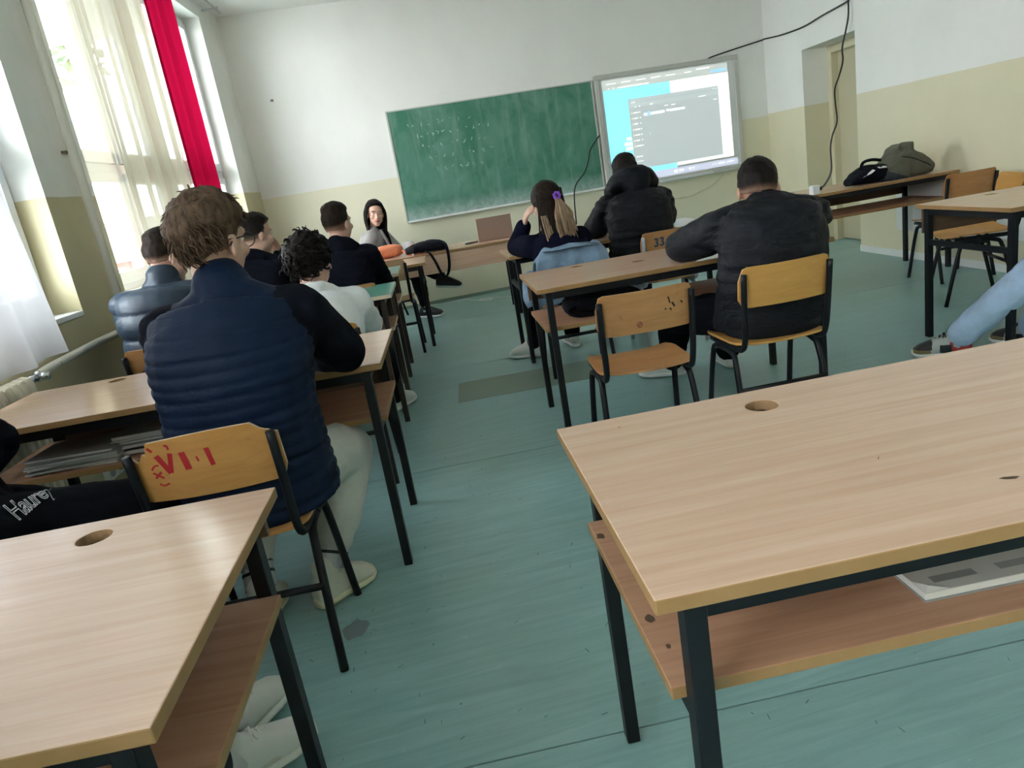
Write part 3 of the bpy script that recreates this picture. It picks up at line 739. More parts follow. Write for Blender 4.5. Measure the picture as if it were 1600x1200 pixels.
    for hj, kn, an in ((hjR, knR, anR), (hjL, knL, anL)):
        m.cone(L(hj), .084 * bulk + tp * .6, L(kn), .056 + tp); up = kn.lerp(an, .5)
        cuff = an.lerp(kn, trous.get('cuff', .06))
        m.cone(L(kn), .055 + tp, L(up), .050 + tp); m.cone(L(up), .050 + tp, L(cuff), trous.get('hem', .042) + tp * .7)
    me = blob(m, .009, 3); c = co_of(me); n_ = no_of(me)
    set_co(me, c + n_ * (trous.get('wr', .006) * nz(c, 11, 3.1) + .003 * nz(c, 28, 1.0))[:, None])
    to = link('trousers', me, trous['mat'], root, smooth=True)
    # ---- top
    pad = top.get('pad', .022); sp = top.get('spad', pad * .8); m = MB()
    m.loft(spine(pad, top.get('hem', .03)), 22)
    m.cone(L(shL), .058 + sp, L(shR), .058 + sp)
    if top.get('yoke', True):
        m.cone(L(S - f * .01 + Vector((0, 0, .02))), .066 + pad * .5, L(S - f * .01 + Vector((0, 0, .02))), .066 + pad * .5)
    for sh, A in ((shR, AR), (shL, AL)):
        m.cone(L(sh), .058 + sp, L(A[0]), .046 + sp); w = A[1].lerp(A[0], .06); m.cone(L(A[0]), .046 + sp, L(w), .034 + sp * .7)
    for sh in (shR, shL): m.cone(L(NB + Vector((0, 0, .012)) - f * .01), .050 + sp * .5, L(NB.lerp(sh, .72)), .046 + sp * .6)
    if top.get('collar'):
        rr, hh = top['collar']; m.cone(L(NB) - Vector((0, 0, .03)), rr + .012, L(NB.lerp(H + Rh @ Vector((0, -.022, -.075)), hh)), rr)
    st_ = top.get('style'); vx = top.get('vox', .009)
    me = blob(m, vx, top.get('sm', 5)); c = co_of(me); n_ = no_of(me)
    dA = np.minimum.reduce([seg_d(c, L(shR), L(AR[0])), seg_d(c, L(AR[0]), L(AR[1])), seg_d(c, L(shL), L(AL[0])), seg_d(c, L(AL[0]), L(AL[1]))])
    sleeve = dA < (.068 + sp)
    disp = top.get('wr', .006) * (.8 * nz(c, 7, 2.0) + .35 * nz(c, 19, 5.0))
    cs = c @ np.array([[.55, 0, .35], [0, .55, 0], [-.5, 0, 2.3]]); fold = nz(cs, 8, 8.0); disp += top.get('fold', .008) * (np.abs(fold) ** .7 - .35) * smooth01(nz(c, 4.5, 1.7) * 1.6 + .6)
    if st_ == 'quilt':
        zz = c[:, 2]; ph = zz / .0345; w = np.abs(np.sin(PI * ph)) ** .45
        reg = smooth01((S.z - .022 - zz) / .03) * (1 - smooth01((.078 + sp - dA) / .02))
        disp = disp * (1 - .5 * reg) + reg * (w - .75) * .008
        seam = np.exp(-((zz - (S.z - .005)) / .004) ** 2) * (~sleeve); disp -= .004 * seam
    if st_ == 'puffer':
        t_ = c[:, 2] / .115; w = np.abs(np.sin(PI * t_)) ** .5; disp = disp + (w - .7) * .022
    set_co(me, c + n_ * disp[:, None])
    tm = top['mat']; jo = link(top.get('name', 'jacket'), me, [tm, top.get('smat', tm)], root, smooth=True)
    if top.get('smat'):
        cen = np.zeros(len(me.polygons) * 3, np.float32); me.polygons.foreach_get('center', cen); cen = cen.reshape(-1, 3)
        dA = np.minimum.reduce([seg_d(cen, L(shR), L(AR[0])), seg_d(cen, L(AR[0]), L(AR[1])), seg_d(cen, L(shL), L(AL[0])), seg_d(cen, L(AL[0]), L(AL[1]))])
        me.polygons.foreach_set('material_index', ((dA < .072 + sp) & ((cen - np.array(L(S))) @ np.array(r) * np.sign((cen - np.array(L(S))) @ np.array(r)) > shw * .70)).astype(np.int32))
    hd = top.get('hood')
    if hd:
        m = MB(); sz, up_, th = hd.get('r', .12), hd.get('up', .05), hd.get('th', .05); pts = []
        for k_ in range(13):
            a = -PI * .60 + PI * 1.2 * k_ / 12 - PI / 2
            q = NB + r * math.cos(a) * sz * 1.0 + f * (math.sin(a) * sz * 1.0 + .02) + Vector((0, 0, up_ - .05 * (math.sin(a) + 1) * .9 - .035 * (1 + math.sin(a))))
            pts.append(q)
        for p, q in zip(pts[:-1], pts[1:]): m.cone(L(p), th, L(q), th)
        bq = NB - f * (sz * .95) + Vector((0, 0, up_ - .05))
        m.ell(L(bq), (sz * .80, th * 1.1, hd.get('drop', .085)), Matrix.Rotation(tyaw, 3, 'Z'), 16, 10)
        if hd.get('tip'): m.cone(L(bq), th, L(bq - Vector((0, 0, hd['tip'])) - f * .02), th * .55)
        me = blob(m, .009, 6); c = co_of(me); n_ = no_of(me); set_co(me, c + n_ * (.012 * nz(c, 10, 4.) + .006 * nz(c, 22, 9.))[:, None])
        link('hood', me, hd.get('mat', tm), root, smooth=True)
    # ---- hair
    vs, fs, fade = hair_shell(L(H), Rh, hair['t'], scl=k)
    me = bpy.data.meshes.new('hair'); m = MB().add(vs, fs)
    if hair.get('locks'):
        for lk, rad in hair['locks'](lambda p: hp(*p)):
            n0 = len(m.v); m.tube(lk, rad, 5); fade = np.concatenate([fade, np.zeros(len(m.v) - n0)])
    me.from_pydata(m.v, [], m.f); add_fade(me, fade)
    c = co_of(me); n_ = no_of(me); nb = len(vs); am = hair.get('bumps', .004)
    dv = am * nz(c, 38, 2.2) + am * .6 * nz(c, 80, 7.); dv[nb:] = 0
    set_co(me, c + n_ * dv[:, None])
    ho = link('hair', me, hair['mat'], root, smooth=True)
    # ---- shoes
    if shoes:
        for an, td in ((anR, toR), (anL, toL)): shoe(root, R0, an, td, shoes['mats'], L=shoes.get('L', .27), style=shoes.get('style', 'sneaker'), lace=shoes.get('lace'))
        for kn, an in ((knR, anR), (knL, anL)):
            m = MB(); m.tube([L(an - Vector((0, 0, .02))), L(an.lerp(kn, trous.get('cuff', .06) + .03))], .040, 12); mk('sock', m, shoes.get('sock', SOCK), root, smooth=True)
    return dict(root=root, R0=R0, Rh=Rh, H=H, hp=hp, body=body, hair=ho, top=jo, trousers=to, L=L, f=f, r=r, S=S)

# hair styles: thickness and fade as functions of the direction on the skull
def t_fade(topt, side, lo=.30, hi=.62):
    def fn(x, y, z, q):
        w = smooth01((z - lo + .25 * (y + .2) * 0) / (hi - lo)); t = side + (topt - side) * w
        return t, np.clip(1 - smooth01((q - .03) / .42), 0, 1) * .8 * (1 - w)
    return fn
def t_full(topt, side):
    def fn(x, y, z, q):
        w = smooth01((z + .5) / 1.1); return side + (topt - side) * w, np.zeros_like(z)
    return fn
def tufts(n, ln, rad, seed, zmin=-.55, curl=0.0, droop=.5, ymax=.75, sweep=(0, 0, 0), right=False, hug=.42, jit=.45):
    def fn(hp):
        rnd = random.Random(seed); out = []
        while len(out) < n:
            d = Vector((rnd.gauss(0, 1), rnd.gauss(0, 1), rnd.gauss(0, 1))).normalized()
            lim = np.interp(d.y, [-1, -.3, .2, .4, 1], [zmin, zmin, -.05, .32, .55])
            if d.z < lim or d.y > ymax + .2 or (right and d.x > .25 and d.z < .25 + .5 * (d.x - .25) and d.y > -.55 + .0 * d.x) or (right and d.x > .2 and d.z < -.25): continue
            base = Vector((d.x * .078, d.y * .099 - .008, d.z * .097 + .03)) * 1.06
            # whorl direction: away from the crown, drooping
            cr = Vector((-.1, -.55, .8)).normalized(); tg = d - cr; tg = (tg - d * tg.dot(d))
            tg = tg.normalized() if tg.length > .05 else d.orthogonal()
            tg = (tg + Vector((rnd.gauss(0, jit), rnd.gauss(0, jit), rnd.gauss(0, jit))) + Vector(sweep)).normalized()
            Ln = ln * rnd.uniform(.6, 1.25); p = base.copy(); pts = [hp(p)]; a = rnd.uniform(0, 6.28)
            side = d.cross(tg).normalized()
            for k in range(1, 6):
                s = k / 5; off = math.sin(a + s * 5.5) * curl
                q = base + d * (Ln * hug * math.sin(s * 2.2)) + (tg * Ln * s - d * (Ln * s) ** 2 * 5.2 if hug < .2 else tg * Ln * s) + side * off + d * (curl * .6 * math.cos(a + s * 5.5)) - Vector((0, 0, 1)) * droop * Ln * s * s * .35
                pts.append(hp(q))
            rr = rad * rnd.uniform(.7, 1.3); out.append((pts, [rr * .8, rr, rr, rr * .85, rr * .6, rr * .15]))
        return out
    return fn

Vv = Vector
# 1 man in the navy quilted jacket
p1 = person('man in a navy quilted jacket with messy brown hair, nearest the camera',
    hip=(-.470, 2.10, .52), S=(-.425, 2.13, .995), H=(-.440, 2.20, 1.205), tyaw=-.14, hyaw=-.50, hpitch=.10, hroll=.05,
    arms=(((-.165, 2.30, .815), (-.33, 2.56, .785), (-.42, 2.63, .775)), ((-.665, 2.36, .815), (-.50, 2.60, .785), (-.41, 2.64, .775))),
    legs=(((-.235, 2.46, .445), (-.370, 2.245, .088), (.78, .62, 0)), ((-.60, 2.46, .445), (-.578, 2.21, .088), (.1, 1, 0))),
    top=dict(mat=NAVYQ, smat=NAVYS, pad=.042, spad=.026, style='quilt', vox=.0065, hem=.05, collar=(.082, .40), wr=.006, fold=.009, sm=5),
    trous=dict(mat=CREAMT, pad=.034, cuff=.32, hem=.040, wr=.009), shoes=dict(mats=(SHOEC, SOLEY, SHOEC), lace=LACEB, L=.235),
    hair=dict(mat=HAIR_BR, t=lambda x, y, z, q: ((lambda w: (.008 + .020 * w - .006 * (x > .4) * (z < .2), np.clip(1 - (q - .02) / .25, 0, 1) * .7 * smooth01((x + .1) / .5) * (z < .2)))(smooth01((z + .45 - .35 * (x > 0) * x) / .55))), locks=tufts(2600, .046, .0026, 3, -.60, curl=.0035, droop=.10, right=True, hug=.10, jit=.30), bumps=.008),
    shw=.205, bulk=1.10, vox=.0065, slouch=.05)
# glasses, cuff stripes of man 1
hp = p1['hp']; g = MB()
for sx in (-1, 1):
    g.tube([hp(sx * .076, .09, .012), hp(sx * .080, .03, .012), hp(sx * .085, -.012, .006), hp(sx * .083, -.028, -.012)], .0022, 6)
    g.tube([hp(sx * .036 + .027 * math.cos(a * PI / 8), .108, .006 + .021 * math.sin(a * PI / 8)) for a in range(17)], .0018, 6)
g.tube([hp(-.010, .112, .010), hp(.010, .112, .010)], .0018, 6)
gl = mk('glasses', g, BLACKP, p1['root'], smooth=True)
for sx in (-1, 1):
    m = MB(); m.add([hp(sx * .036 + .026 * math.cos(a * PI / 8), .108, .006 + .020 * math.sin(a * PI / 8)) for a in range(16)], [tuple(range(16))]); mk('lens', m, GLASS, gl)
def ankle_band(P, kn, an, f0, rad, w, m_, name):
    kn, an = Vv(kn), Vv(an); d = (kn - an).normalized(); c = an.lerp(kn, f0); m = MB()
    m.tube([P['L'](c - d * w / 2), P['L'](c + d * w / 2)], rad, 16); mk(name, m, m_, P['root'], smooth=False)
for kn, an in (((-.235, 2.46, .445), (-.370, 2.245, .088)), ((-.60, 2.46, .445), (-.578, 2.21, .088))):
    ankle_band(p1, kn, an, .23, .050, .13, mat('grey_ribbed_cuff', (.50, .51, .53), .9), 'trouser_cuff')
    ankle_band(p1, kn, an, .19, .0515, .010, BLACKP, 'cuff_stripe'); ankle_band(p1, kn, an, .27, .0515, .010, BLACKP, 'cuff_stripe')

# 2 boy in the puffer jacket
person('boy in a slate blue puffer jacket with short hair, sitting by the window',
    hip=(-1.03, 3.70, .52), S=(-1.035, 3.80, .945), H=(-.995, 3.86, 1.145), tyaw=-.10, hyaw=-.85, hpitch=.22,
    arms=(((-.80, 4.02, .81), (-.85, 4.25, .785), (-.9, 4.33, .78)), ((-1.26, 4.02, .81), (-1.10, 4.27, .785), (-1.0, 4.32, .78))),
    legs=(((-.86, 4.14, .45), (-.88, 4.12, .088), (0, 1, 0)), ((-1.14, 4.14, .45), (-1.15, 4.10, .088), (0, 1, 0))),
    top=dict(mat=PUFF, pad=.050, spad=.035, style='puffer', hem=.06, collar=(.078, .6), wr=.004, fold=.003), trous=dict(mat=BLKT),
    shoes=dict(mats=(SHOEB, SOLEW, SHOEB)), hair=dict(mat=HAIR_DB, t=t_fade(.020, .004)), shw=.205, bulk=1.08, slouch=.04)
# 3 far left boy, hand at his chin
person('boy in a black hoodie resting his chin on his hand by the window',
    hip=(-.74, 4.80, .52), S=(-.745, 4.90, .945), H=(-.715, 4.97, 1.150), tyaw=-.15, hyaw=-.95, hpitch=.12,
    arms=(((-.50, 5.16, .805), (-.615, 5.085, 1.01), (-.630, 5.06, 1.09), Vv((.6, .6, .3))), ((-.92, 5.14, .805), (-.75, 5.30, .785), (-.66, 5.33, .78))),
    legs=(((-.60, 5.22, .45), (-.60, 5.20, .088), (0, 1, 0)), ((-.86, 5.22, .45), (-.88, 5.18, .088), (0, 1, 0))),
    top=dict(name='hoodie', mat=BLKH, pad=.03, hem=.05, hood=dict(r=.085, th=.042, up=.035, drop=.09, tip=.06)), trous=dict(mat=BLKT), shoes=dict(mats=(SHOEB, SOLEW, SHOEB)),
    hair=dict(mat=HAIR_BK, t=t_fade(.022, .005), bumps=.005), shw=.195, slouch=.04)
# 4 curly boy in the white hoodie
p4 = person('boy with dark curly hair in a white hoodie',
    hip=(-.305, 3.38, .52), S=(-.300, 3.42, .815), H=(-.300, 3.47, 1.012), tyaw=-.12, hyaw=-.42, hpitch=.05,
    arms=(((-.10, 3.66, .66), (-.16, 3.93, .72), (-.22, 4.0, .72)), ((-.52, 3.66, .66), (-.42, 3.93, .72), (-.36, 4.0, .72))),
    legs=(((-.085, 3.86, .46), (-.065, 4.33, .088), (.55, .8, 0)), ((-.44, 3.86, .46), (-.46, 4.28, .088), (0, 1, 0))),
    top=dict(name='hoodie', mat=WHTH, pad=.032, hem=.04, wr=.009, fold=.022, hood=dict(r=.108, th=.046, up=.028, drop=.10, tip=.08)), trous=dict(mat=BLKT), shoes=dict(mats=(SHOEW, SOLEW, SHOEW), lace=LACE),
    hair=dict(mat=HAIR_BK, t=t_full(.030, .018), locks=tufts(620, .034, .0048, 9, -.6, curl=.012, droop=.5), bumps=.009), shw=.185, slouch=.06)
m = MB(); m.cone(p4['L'](p4['S'] + Vv((0, .02, .05))), .068, p4['L'](p4['S'] + Vv((0, .03, .085))), .060); mk('shirt_collar', m, BLKT, p4['root'], smooth=True)
# 5 cropped hair, black hoodie
person('boy with cropped brown hair and a black hoodie, beyond the white hoodie',
    hip=(-.215, 4.76, .52), S=(-.225, 4.82, .915), H=(-.200, 4.87, 1.135), tyaw=-.12, hyaw=-.62, hpitch=.05,
    arms=(((.015, 5.04, .70), (-.06, 5.28, .785), (-.12, 5.35, .78)), ((-.46, 5.04, .72), (-.36, 5.28, .785), (-.3, 5.34, .78))),
    legs=(((-.04, 5.19, .45), (-.03, 5.18, .088), (.2, 1, 0)), ((-.34, 5.19, .45), (-.36, 5.16, .088), (0, 1, 0))),
    top=dict(name='hoodie', mat=BLKH, pad=.032, hem=.05, wr=.009, fold=.016, hood=dict(r=.105, th=.050, up=.05, drop=.11, tip=.08)), trous=dict(mat=BLKT), shoes=dict(mats=(SHOEB, SOLEW, SHOEB)),
    hair=dict(mat=HAIR_DB, t=t_fade(.020, .004, .35, .7), bumps=.004), shw=.205, bulk=1.04, slouch=.04)
# 6 teacher
def teach_locks(hp):
    rnd = random.Random(2); out = []
    for sx in (-1, 1):
        for k in range(95):
            y = rnd.uniform(-.085, .040); a = rnd.uniform(.0, 1); x0 = sx * .012
            zt = .128 - .045 * abs(y) * 6 * .3
            x1 = sx * (.086 + .012 * a); fy = y + (.012 if y > 0 else 0)
            zb = -.20 + rnd.uniform(-.015, .02)
            P = catmull([(x0, y * .7, zt), (sx * .055, y * .95, .105), (x1, fy, .03), (x1 * 1.06, fy * 1.0 - .004, -.06), (x1 * 1.02 - sx * .006, fy + .008, -.13), (x1 * .98 - sx * .008, fy + .012, zb)], 3)
            out.append(([hp(p) for p in P], [.005] * (len(P) - 1) + [.002]))
    for k in range(70):
        x = rnd.uniform(-.085, .085); P = catmull([(x * .3, -.05, .125), (x * .8, -.10, .07), (x, -.105, -.03), (x, -.10, -.12), (x, -.095, -.19 + rnd.uniform(-.01, .01))], 3)
        out.append(([hp(p) for p in P], .006))
    return out
p6 = person('woman with straight black hair and grey blazer, facing the camera',
    hip=(-.03, 7.74, .50), S=(.035, 7.72, .892), H=(.074, 7.68, 1.105), tyaw=-1.95, hyaw=-2.98, hpitch=.05, hroll=-.08,
    arms=(((-.15, 7.53, .68), (.07, 7.30, .745), (.16, 7.26, .74)), ((.24, 7.74, .69), (.36, 7.38, .755), (.38, 7.28, .75))),
    legs=(((.36, 7.50, .49), (.38, 7.46, .088), (.75, -.5, 0)), ((.40, 7.55, .57), (.60, 7.33, .375), (.9, -.25, -.15))),
    top=dict(name='blazer', mat=GREYB, pad=.028, hem=.08), trous=dict(mat=BLKT, cuff=.16, hem=.034), shoes=dict(mats=(SHOEB, SOLEW, SHOEB), lace=None),
    hair=dict(mat=HAIR_BK, t=t_full(.022, .014), locks=teach_locks), shw=.175, bulk=.92, slouch=.02, face=True, vox=.006)
f6, r6, S6 = p6['f'], p6['r'], p6['S']
m = MB(); m.loft([(p6['L'](S6 + f6 * .10 + Vv((0, 0, .05))), r6 * .035, f6 * .03), (p6['L'](S6 + f6 * .125 + Vv((0, 0, -.05))), r6 * .05, f6 * .02), (p6['L'](S6 + f6 * .14 + Vv((0, 0, -.20))), r6 * .035, f6 * .02), (p6['L'](S6 + f6 * .13 + Vv((0, 0, -.34))), r6 * .02, f6 * .02)], 14)
m.cone(p6['L'](S6 + Vv((0, 0, .06)) + f6 * .02), .066, p6['L'](S6 + Vv((0, 0, .09)) + f6 * .03), .058)
mk('black_blouse', m, BLKT, p6['root'], smooth=True)
m = MB()
for s in (-1, 1):
    m.loft([(p6['L'](S6 + f6 * .085 + r6 * s * .055 + Vv((0, 0, .055))), r6 * .018, f6 * .012), (p6['L'](S6 + f6 * .135 + r6 * s * .075 + Vv((0, 0, -.05))), r6 * .035, f6 * .010), (p6['L'](S6 + f6 * .155 + r6 * s * .045 + Vv((0, 0, -.18))), r6 * .022, f6 * .010), (p6['L'](S6 + f6 * .15 + r6 * s * .02 + Vv((0, 0, -.30))), r6 * .006, f6 * .006)], 10)
mk('blazer_lapel', m, GREYB, p6['root'], smooth=True)
# 7 girl
def girl_locks(hp):
    rnd = random.Random(4); out = []
    for k in range(150):      # loose dark hair falling down the back
        x = rnd.uniform(-.088, .088); y = -.10 * math.sqrt(max(0, 1 - (x / .095) ** 2)) - .012
        L_ = rnd.uniform(.24, .31); w = rnd.uniform(-.015, .015)
        P = catmull([(x * .5, y * .6, .118), (x * .95, y * .98, .06), (x * 1.02, y * 1.05, -.02), (x * 1.12 + w * .3, y * 1.06, -.10), (x * 1.2 + w, y * 1.12, -.20), (x * 1.1 + w, y * 1.1 - .02, -L_)], 3)
        out.append(([hp(p) for p in P], [.0055] * (len(P) - 1) + [.002]))
    return out
p7 = person('girl with long hair fading to blond, tied with a purple scrunchie, navy jumper',
    hip=(1.125, 4.42, .52), S=(1.115, 4.50, .815), H=(1.095, 4.53, 1.045), tyaw=.06, hyaw=.18, hpitch=.22,
    arms=(((1.345, 4.72, .73), (1.30, 4.92, .785), (1.22, 4.98, .78)), ((.915, 4.80, .80), (.965, 4.72, .93), (.985, 4.67, 1.0), Vv((-1, .2, 0)))),
    legs=(((1.22, 4.86, .46), (1.26, 5.02, .088), (0, 1, 0)), ((1.02, 4.84, .46), (.955, 4.925, .088), (-.85, .5, 0))),
    top=dict(name='jumper', mat=NAVYG, pad=.026, hem=.05), trous=dict(mat=BLKT), shoes=dict(mats=(SHOEW, SOLEW, SHOEW), lace=LACE),
    hair=dict(mat=HAIR_DB, t=t_full(.020, .016), locks=girl_locks), shw=.175, bulk=.95, slouch=.05)
hp = p7['hp']; rnd = random.Random(8); m = MB(); m2 = MB()
for k in range(95):
    a = rnd.uniform(-1, 1); b = rnd.uniform(-1, 1); w = rnd.uniform(-.012, .012)
    P = catmull([(.012 + a * .012, -.128, .018), (.012 + a * .024, -.150 + b * .008, -.03), (.018 + a * .050 + w, -.150 + b * .014, -.10), (.02 + a * .060 - w, -.148 + b * .016, -.17), (.02 + a * .052 + w * 1.5, -.145 + b * .016, -.25 + rnd.uniform(-.06, .02))], 3)
    m.tube([hp(p) for p in P], [.0046] * (len(P) - 5) + [.004, .0035, .003, .002, .0008], 5)
for sx in (-1, 1):
    for k in range(16):
        z = .05 + rnd.uniform(-.02, .03); P = catmull([(sx * .085, -.02, z), (sx * .075, -.085, z - .01), (sx * .03, -.122, .022), (.012, -.128, .018)], 3); m2.tube([hp(p) for p in P], .0045, 5)
for k in range(24):
    x = rnd.choice((-1, 1)) * rnd.uniform(.055, .10); P = catmull([(x, -.095, -.08), (x * 1.05, -.11, -.16), (x * 1.05, -.12, -.23), (x, -.12, -.29 + rnd.uniform(-.02, .02))], 3); m.tube([hp(p) for p in P], [.005] * (len(P) - 1) + [.002], 5)
po = mk('ponytail', m, HAIR_BL, p7['root'], smooth=True)
mk('tied_back_strands', m2, HAIR_DB, po, smooth=True)
m = MB()
for k in range(7): a = 2 * PI * k / 7; m.ell(hp(.012 + .017 * math.cos(a), -.140, .018 + .017 * math.sin(a)), (.011, .011, .011), None, 8, 6)
mk('scrunchie', m, PURPLE, p7['root'], smooth=True)
# 8 boy in a black parka at the front
person('boy in a black parka with the hood down, sitting below the screen',
    hip=(1.735, 4.72, .52), S=(1.745, 4.77, .945), H=(1.735, 4.84, 1.135), tyaw=-.05, hyaw=-.05, hpitch=.45,
    arms=(((2.01, 4.92, .815), (1.88, 5.14, .79), (1.80, 5.18, .785)), ((1.50, 4.92, .815), (1.60, 5.14, .79), (1.68, 5.18, .785))),
    legs=(((1.86, 5.08, .46), (1.86, 5.16, .088), (0, 1, 0)), ((1.62, 5.06, .46), (1.56, 5.06, .088), (-.2, 1, 0))),
    top=dict(name='parka', mat=BLKJ, pad=.050, spad=.036, hem=.05, wr=.012, fold=.022, hood=dict(r=.118, th=.066, up=.125, drop=.10)), trous=dict(mat=BLKT), shoes=dict(mats=(SHOEB, SOLEW, SHOEW), lace=LACE),
    hair=dict(mat=HAIR_BK, t=t_fade(.016, .006)), skin=SKIN2, shw=.21, bulk=1.08, slouch=.06)
# 9 boy in a black jacket, right
person('boy in a black jacket leaning on the desk right of the empty brown chair',
    hip=(1.600, 2.87, .52), S=(1.650, 2.93, .895), H=(1.668, 3.01, 1.022), tyaw=-.20, hyaw=-.45, hpitch=.38,
    arms=(((1.955, 3.16, .81), (1.80, 3.42, .79), (1.72, 3.48, .785)), ((1.385, 3.20, .815), (1.46, 3.44, .79), (1.53, 3.50, .785))),
    legs=(((1.78, 3.30, .455), (1.84, 3.80, .088), (.05, 1, 0)), ((1.375, 3.36, .455), (1.520, 3.835, .088), (-.85, .5, 0))),
    top=dict(mat=BLKJ, pad=.048, spad=.034, hem=.05, wr=.013, fold=.026, hood=dict(r=.118, th=.048, up=.012, drop=.11, tip=.10)), trous=dict(mat=BLKT, pad=.03, hem=.045), shoes=dict(mats=(SHOEW, SOLEW, SHOEW), lace=LACEB),
    hair=dict(mat=HAIR_BK, t=t_fade(.012, .006, .0, .6)), skin=SKIN2, shw=.215, bulk=1.12, slouch=.06)
# 10 boy in black, left edge
p10 = person('boy in black joggers with white lettering, cut off by the left edge',
    hip=(-1.20, 1.95, .615), S=(-1.36, 1.91, .94), H=(-1.45, 1.95, 1.14), tyaw=-1.35, hyaw=-.3, hpitch=.1,
    arms=(((-1.34, 1.66, .72), (-1.24, 1.78, .60)), ((-1.12, 2.12, .79), (-1.22, 2.02, .68))),
    legs=(((-.75, 2.03, .535), (-.80, 2.06, .10), (.9, .3, 0)), ((-.95, 2.22, .455), (-.95, 2.25, .088), (.5, .8, 0))),
    top=dict(name='hoodie', mat=BLKH, pad=.03, hem=.05), trous=dict(mat=BLKT, pad=.040, wr=.004), shoes=dict(mats=(SHOEB, SOLEW, SHOEB)),
    hair=dict(mat=HAIR_BK, t=t_fade(.02, .006)), slouch=.03, hands=False, vox=.012)
# 11 sneakers under the front left desk
person('person whose white sneakers show under the bottom left desk',
    hip=(-.95, .42, .52), S=(-1.0, .44, .98), H=(-1.02, .50, 1.18), tyaw=-.1, hyaw=0, hpitch=.1,
    arms=(((-.78, .72, .82), (-.88, .95, .785), (-.95, 1.0, .78)), ((-1.26, .72, .82), (-1.12, .97, .785), (-1.05, 1.0, .78))),
    legs=(((-.72, 1.00, .44), (-.550, 1.49, .100), (.80, .55, 0)), ((-.86, 1.02, .44), (-.575, 1.64, .100), (.46, .86, 0))),
    top=dict(name='hoodie', mat=BLKH, pad=.03), trous=dict(mat=DKJ, cuff=.16), shoes=dict(mats=(SHOEW, SOLEW, SHOEC), lace=LACE),
    hair=dict(mat=HAIR_BK, t=t_fade(.02, .006)), vox=.012)
# 12 pale jeans, right edge
person('person in pale blue jeans with black, grey and red high-top shoes, at the right edge',
    hip=(3.35, 2.50, .52), S=(3.42, 2.44, .99), H=(3.42, 2.50, 1.20), tyaw=.35, hyaw=.2, hpitch=.1,
    arms=(((3.62, 2.72, .82), (3.48, 2.95, .785), (3.4, 3.0, .78)), ((3.16, 2.72, .82), (3.26, 2.98, .785), (3.34, 3.0, .78))),
    legs=(((3.06, 2.86, .36), (3.12, 3.05, .088), (-.3, 1, 0)), ((2.95, 2.88, .435), (2.775, 3.155, .088), (-.82, .57, 0))),
    top=dict(name='hoodie', mat=BLKH, pad=.03), trous=dict(mat=DENIML, pad=.026, cuff=.10, hem=.050), shoes=dict(mats=(GREYL, SOLEW, REDL), lace=LACEB, style='high'),
    hair=dict(mat=HAIR_BK, t=t_fade(.02, .006)), vox=.012)
chair('chair', (-.93, .42), -.085, 'chair at the bottom left desk, mostly out of view', wood_m=PLY2)
chair('chair', (-1.30, 1.93), -1.05, 'chair under the boy in lettered black joggers at the left edge', wood_m=PLY2, h=1.15)
chair('chair', (3.37, 2.46), .35, 'chair under the person in pale jeans at the right edge', wood_m=PLY2)
chair('chair', (-.06, 7.77), -1.95, 'chair under the woman in the grey blazer', wood_m=mat('navy_plastic', (.012, .018, .05), .5))
# lettering on the thigh of person 10
bpy.context.view_layer.update()
cu = bpy.data.curves.new('lettering', 'FONT'); cu.body = 'Haurey'; cu.size = .080; cu.shear = .25; cu.fill_mode = 'NONE'; cu.bevel_depth = .0016; cu.bevel_resolution = 1; cu.resolution_u = 3; cu.space_character = .92
to = bpy.data.objects.new('lettering', cu); COL.objects.link(to)
bpy.context.view_layer.update(); dg = bpy.context.evaluated_depsgraph_get()
tme = bpy.data.meshes.new_from_object(to.evaluated_get(dg)); bpy.data.objects.remove(to)
tr = p10['trousers'].data; bvh = BVHTree.FromPolygons([v.co.copy() for v in tr.vertices], [tuple(p.vertices) for p in tr.polygons])
tc = co_of(tme); org = Vv((-.985, 1.865, .632)) - p10['R0']; ex = Vv((.10, .05, .085)).normalized(); nrm = Vv((.15, -.8, .5)).normalized(); ez = nrm.cross(ex).normalized()
for i, p in enumerate(tc):
    q = org + ex * float(p[0]) * .44 + ez * float(p[1]); src = q + nrm * .3; hit = bvh.ray_cast(src, -nrm)
    if hit[0] is None: hit = bvh.find_nearest(q)
    tc[i] = hit[0] + nrm * (.002 + float(p[2]))
set_co(tme, tc); link('lettering', tme, mat('white_outline_print', (.62, .64, .66), .7), p10['trousers'])
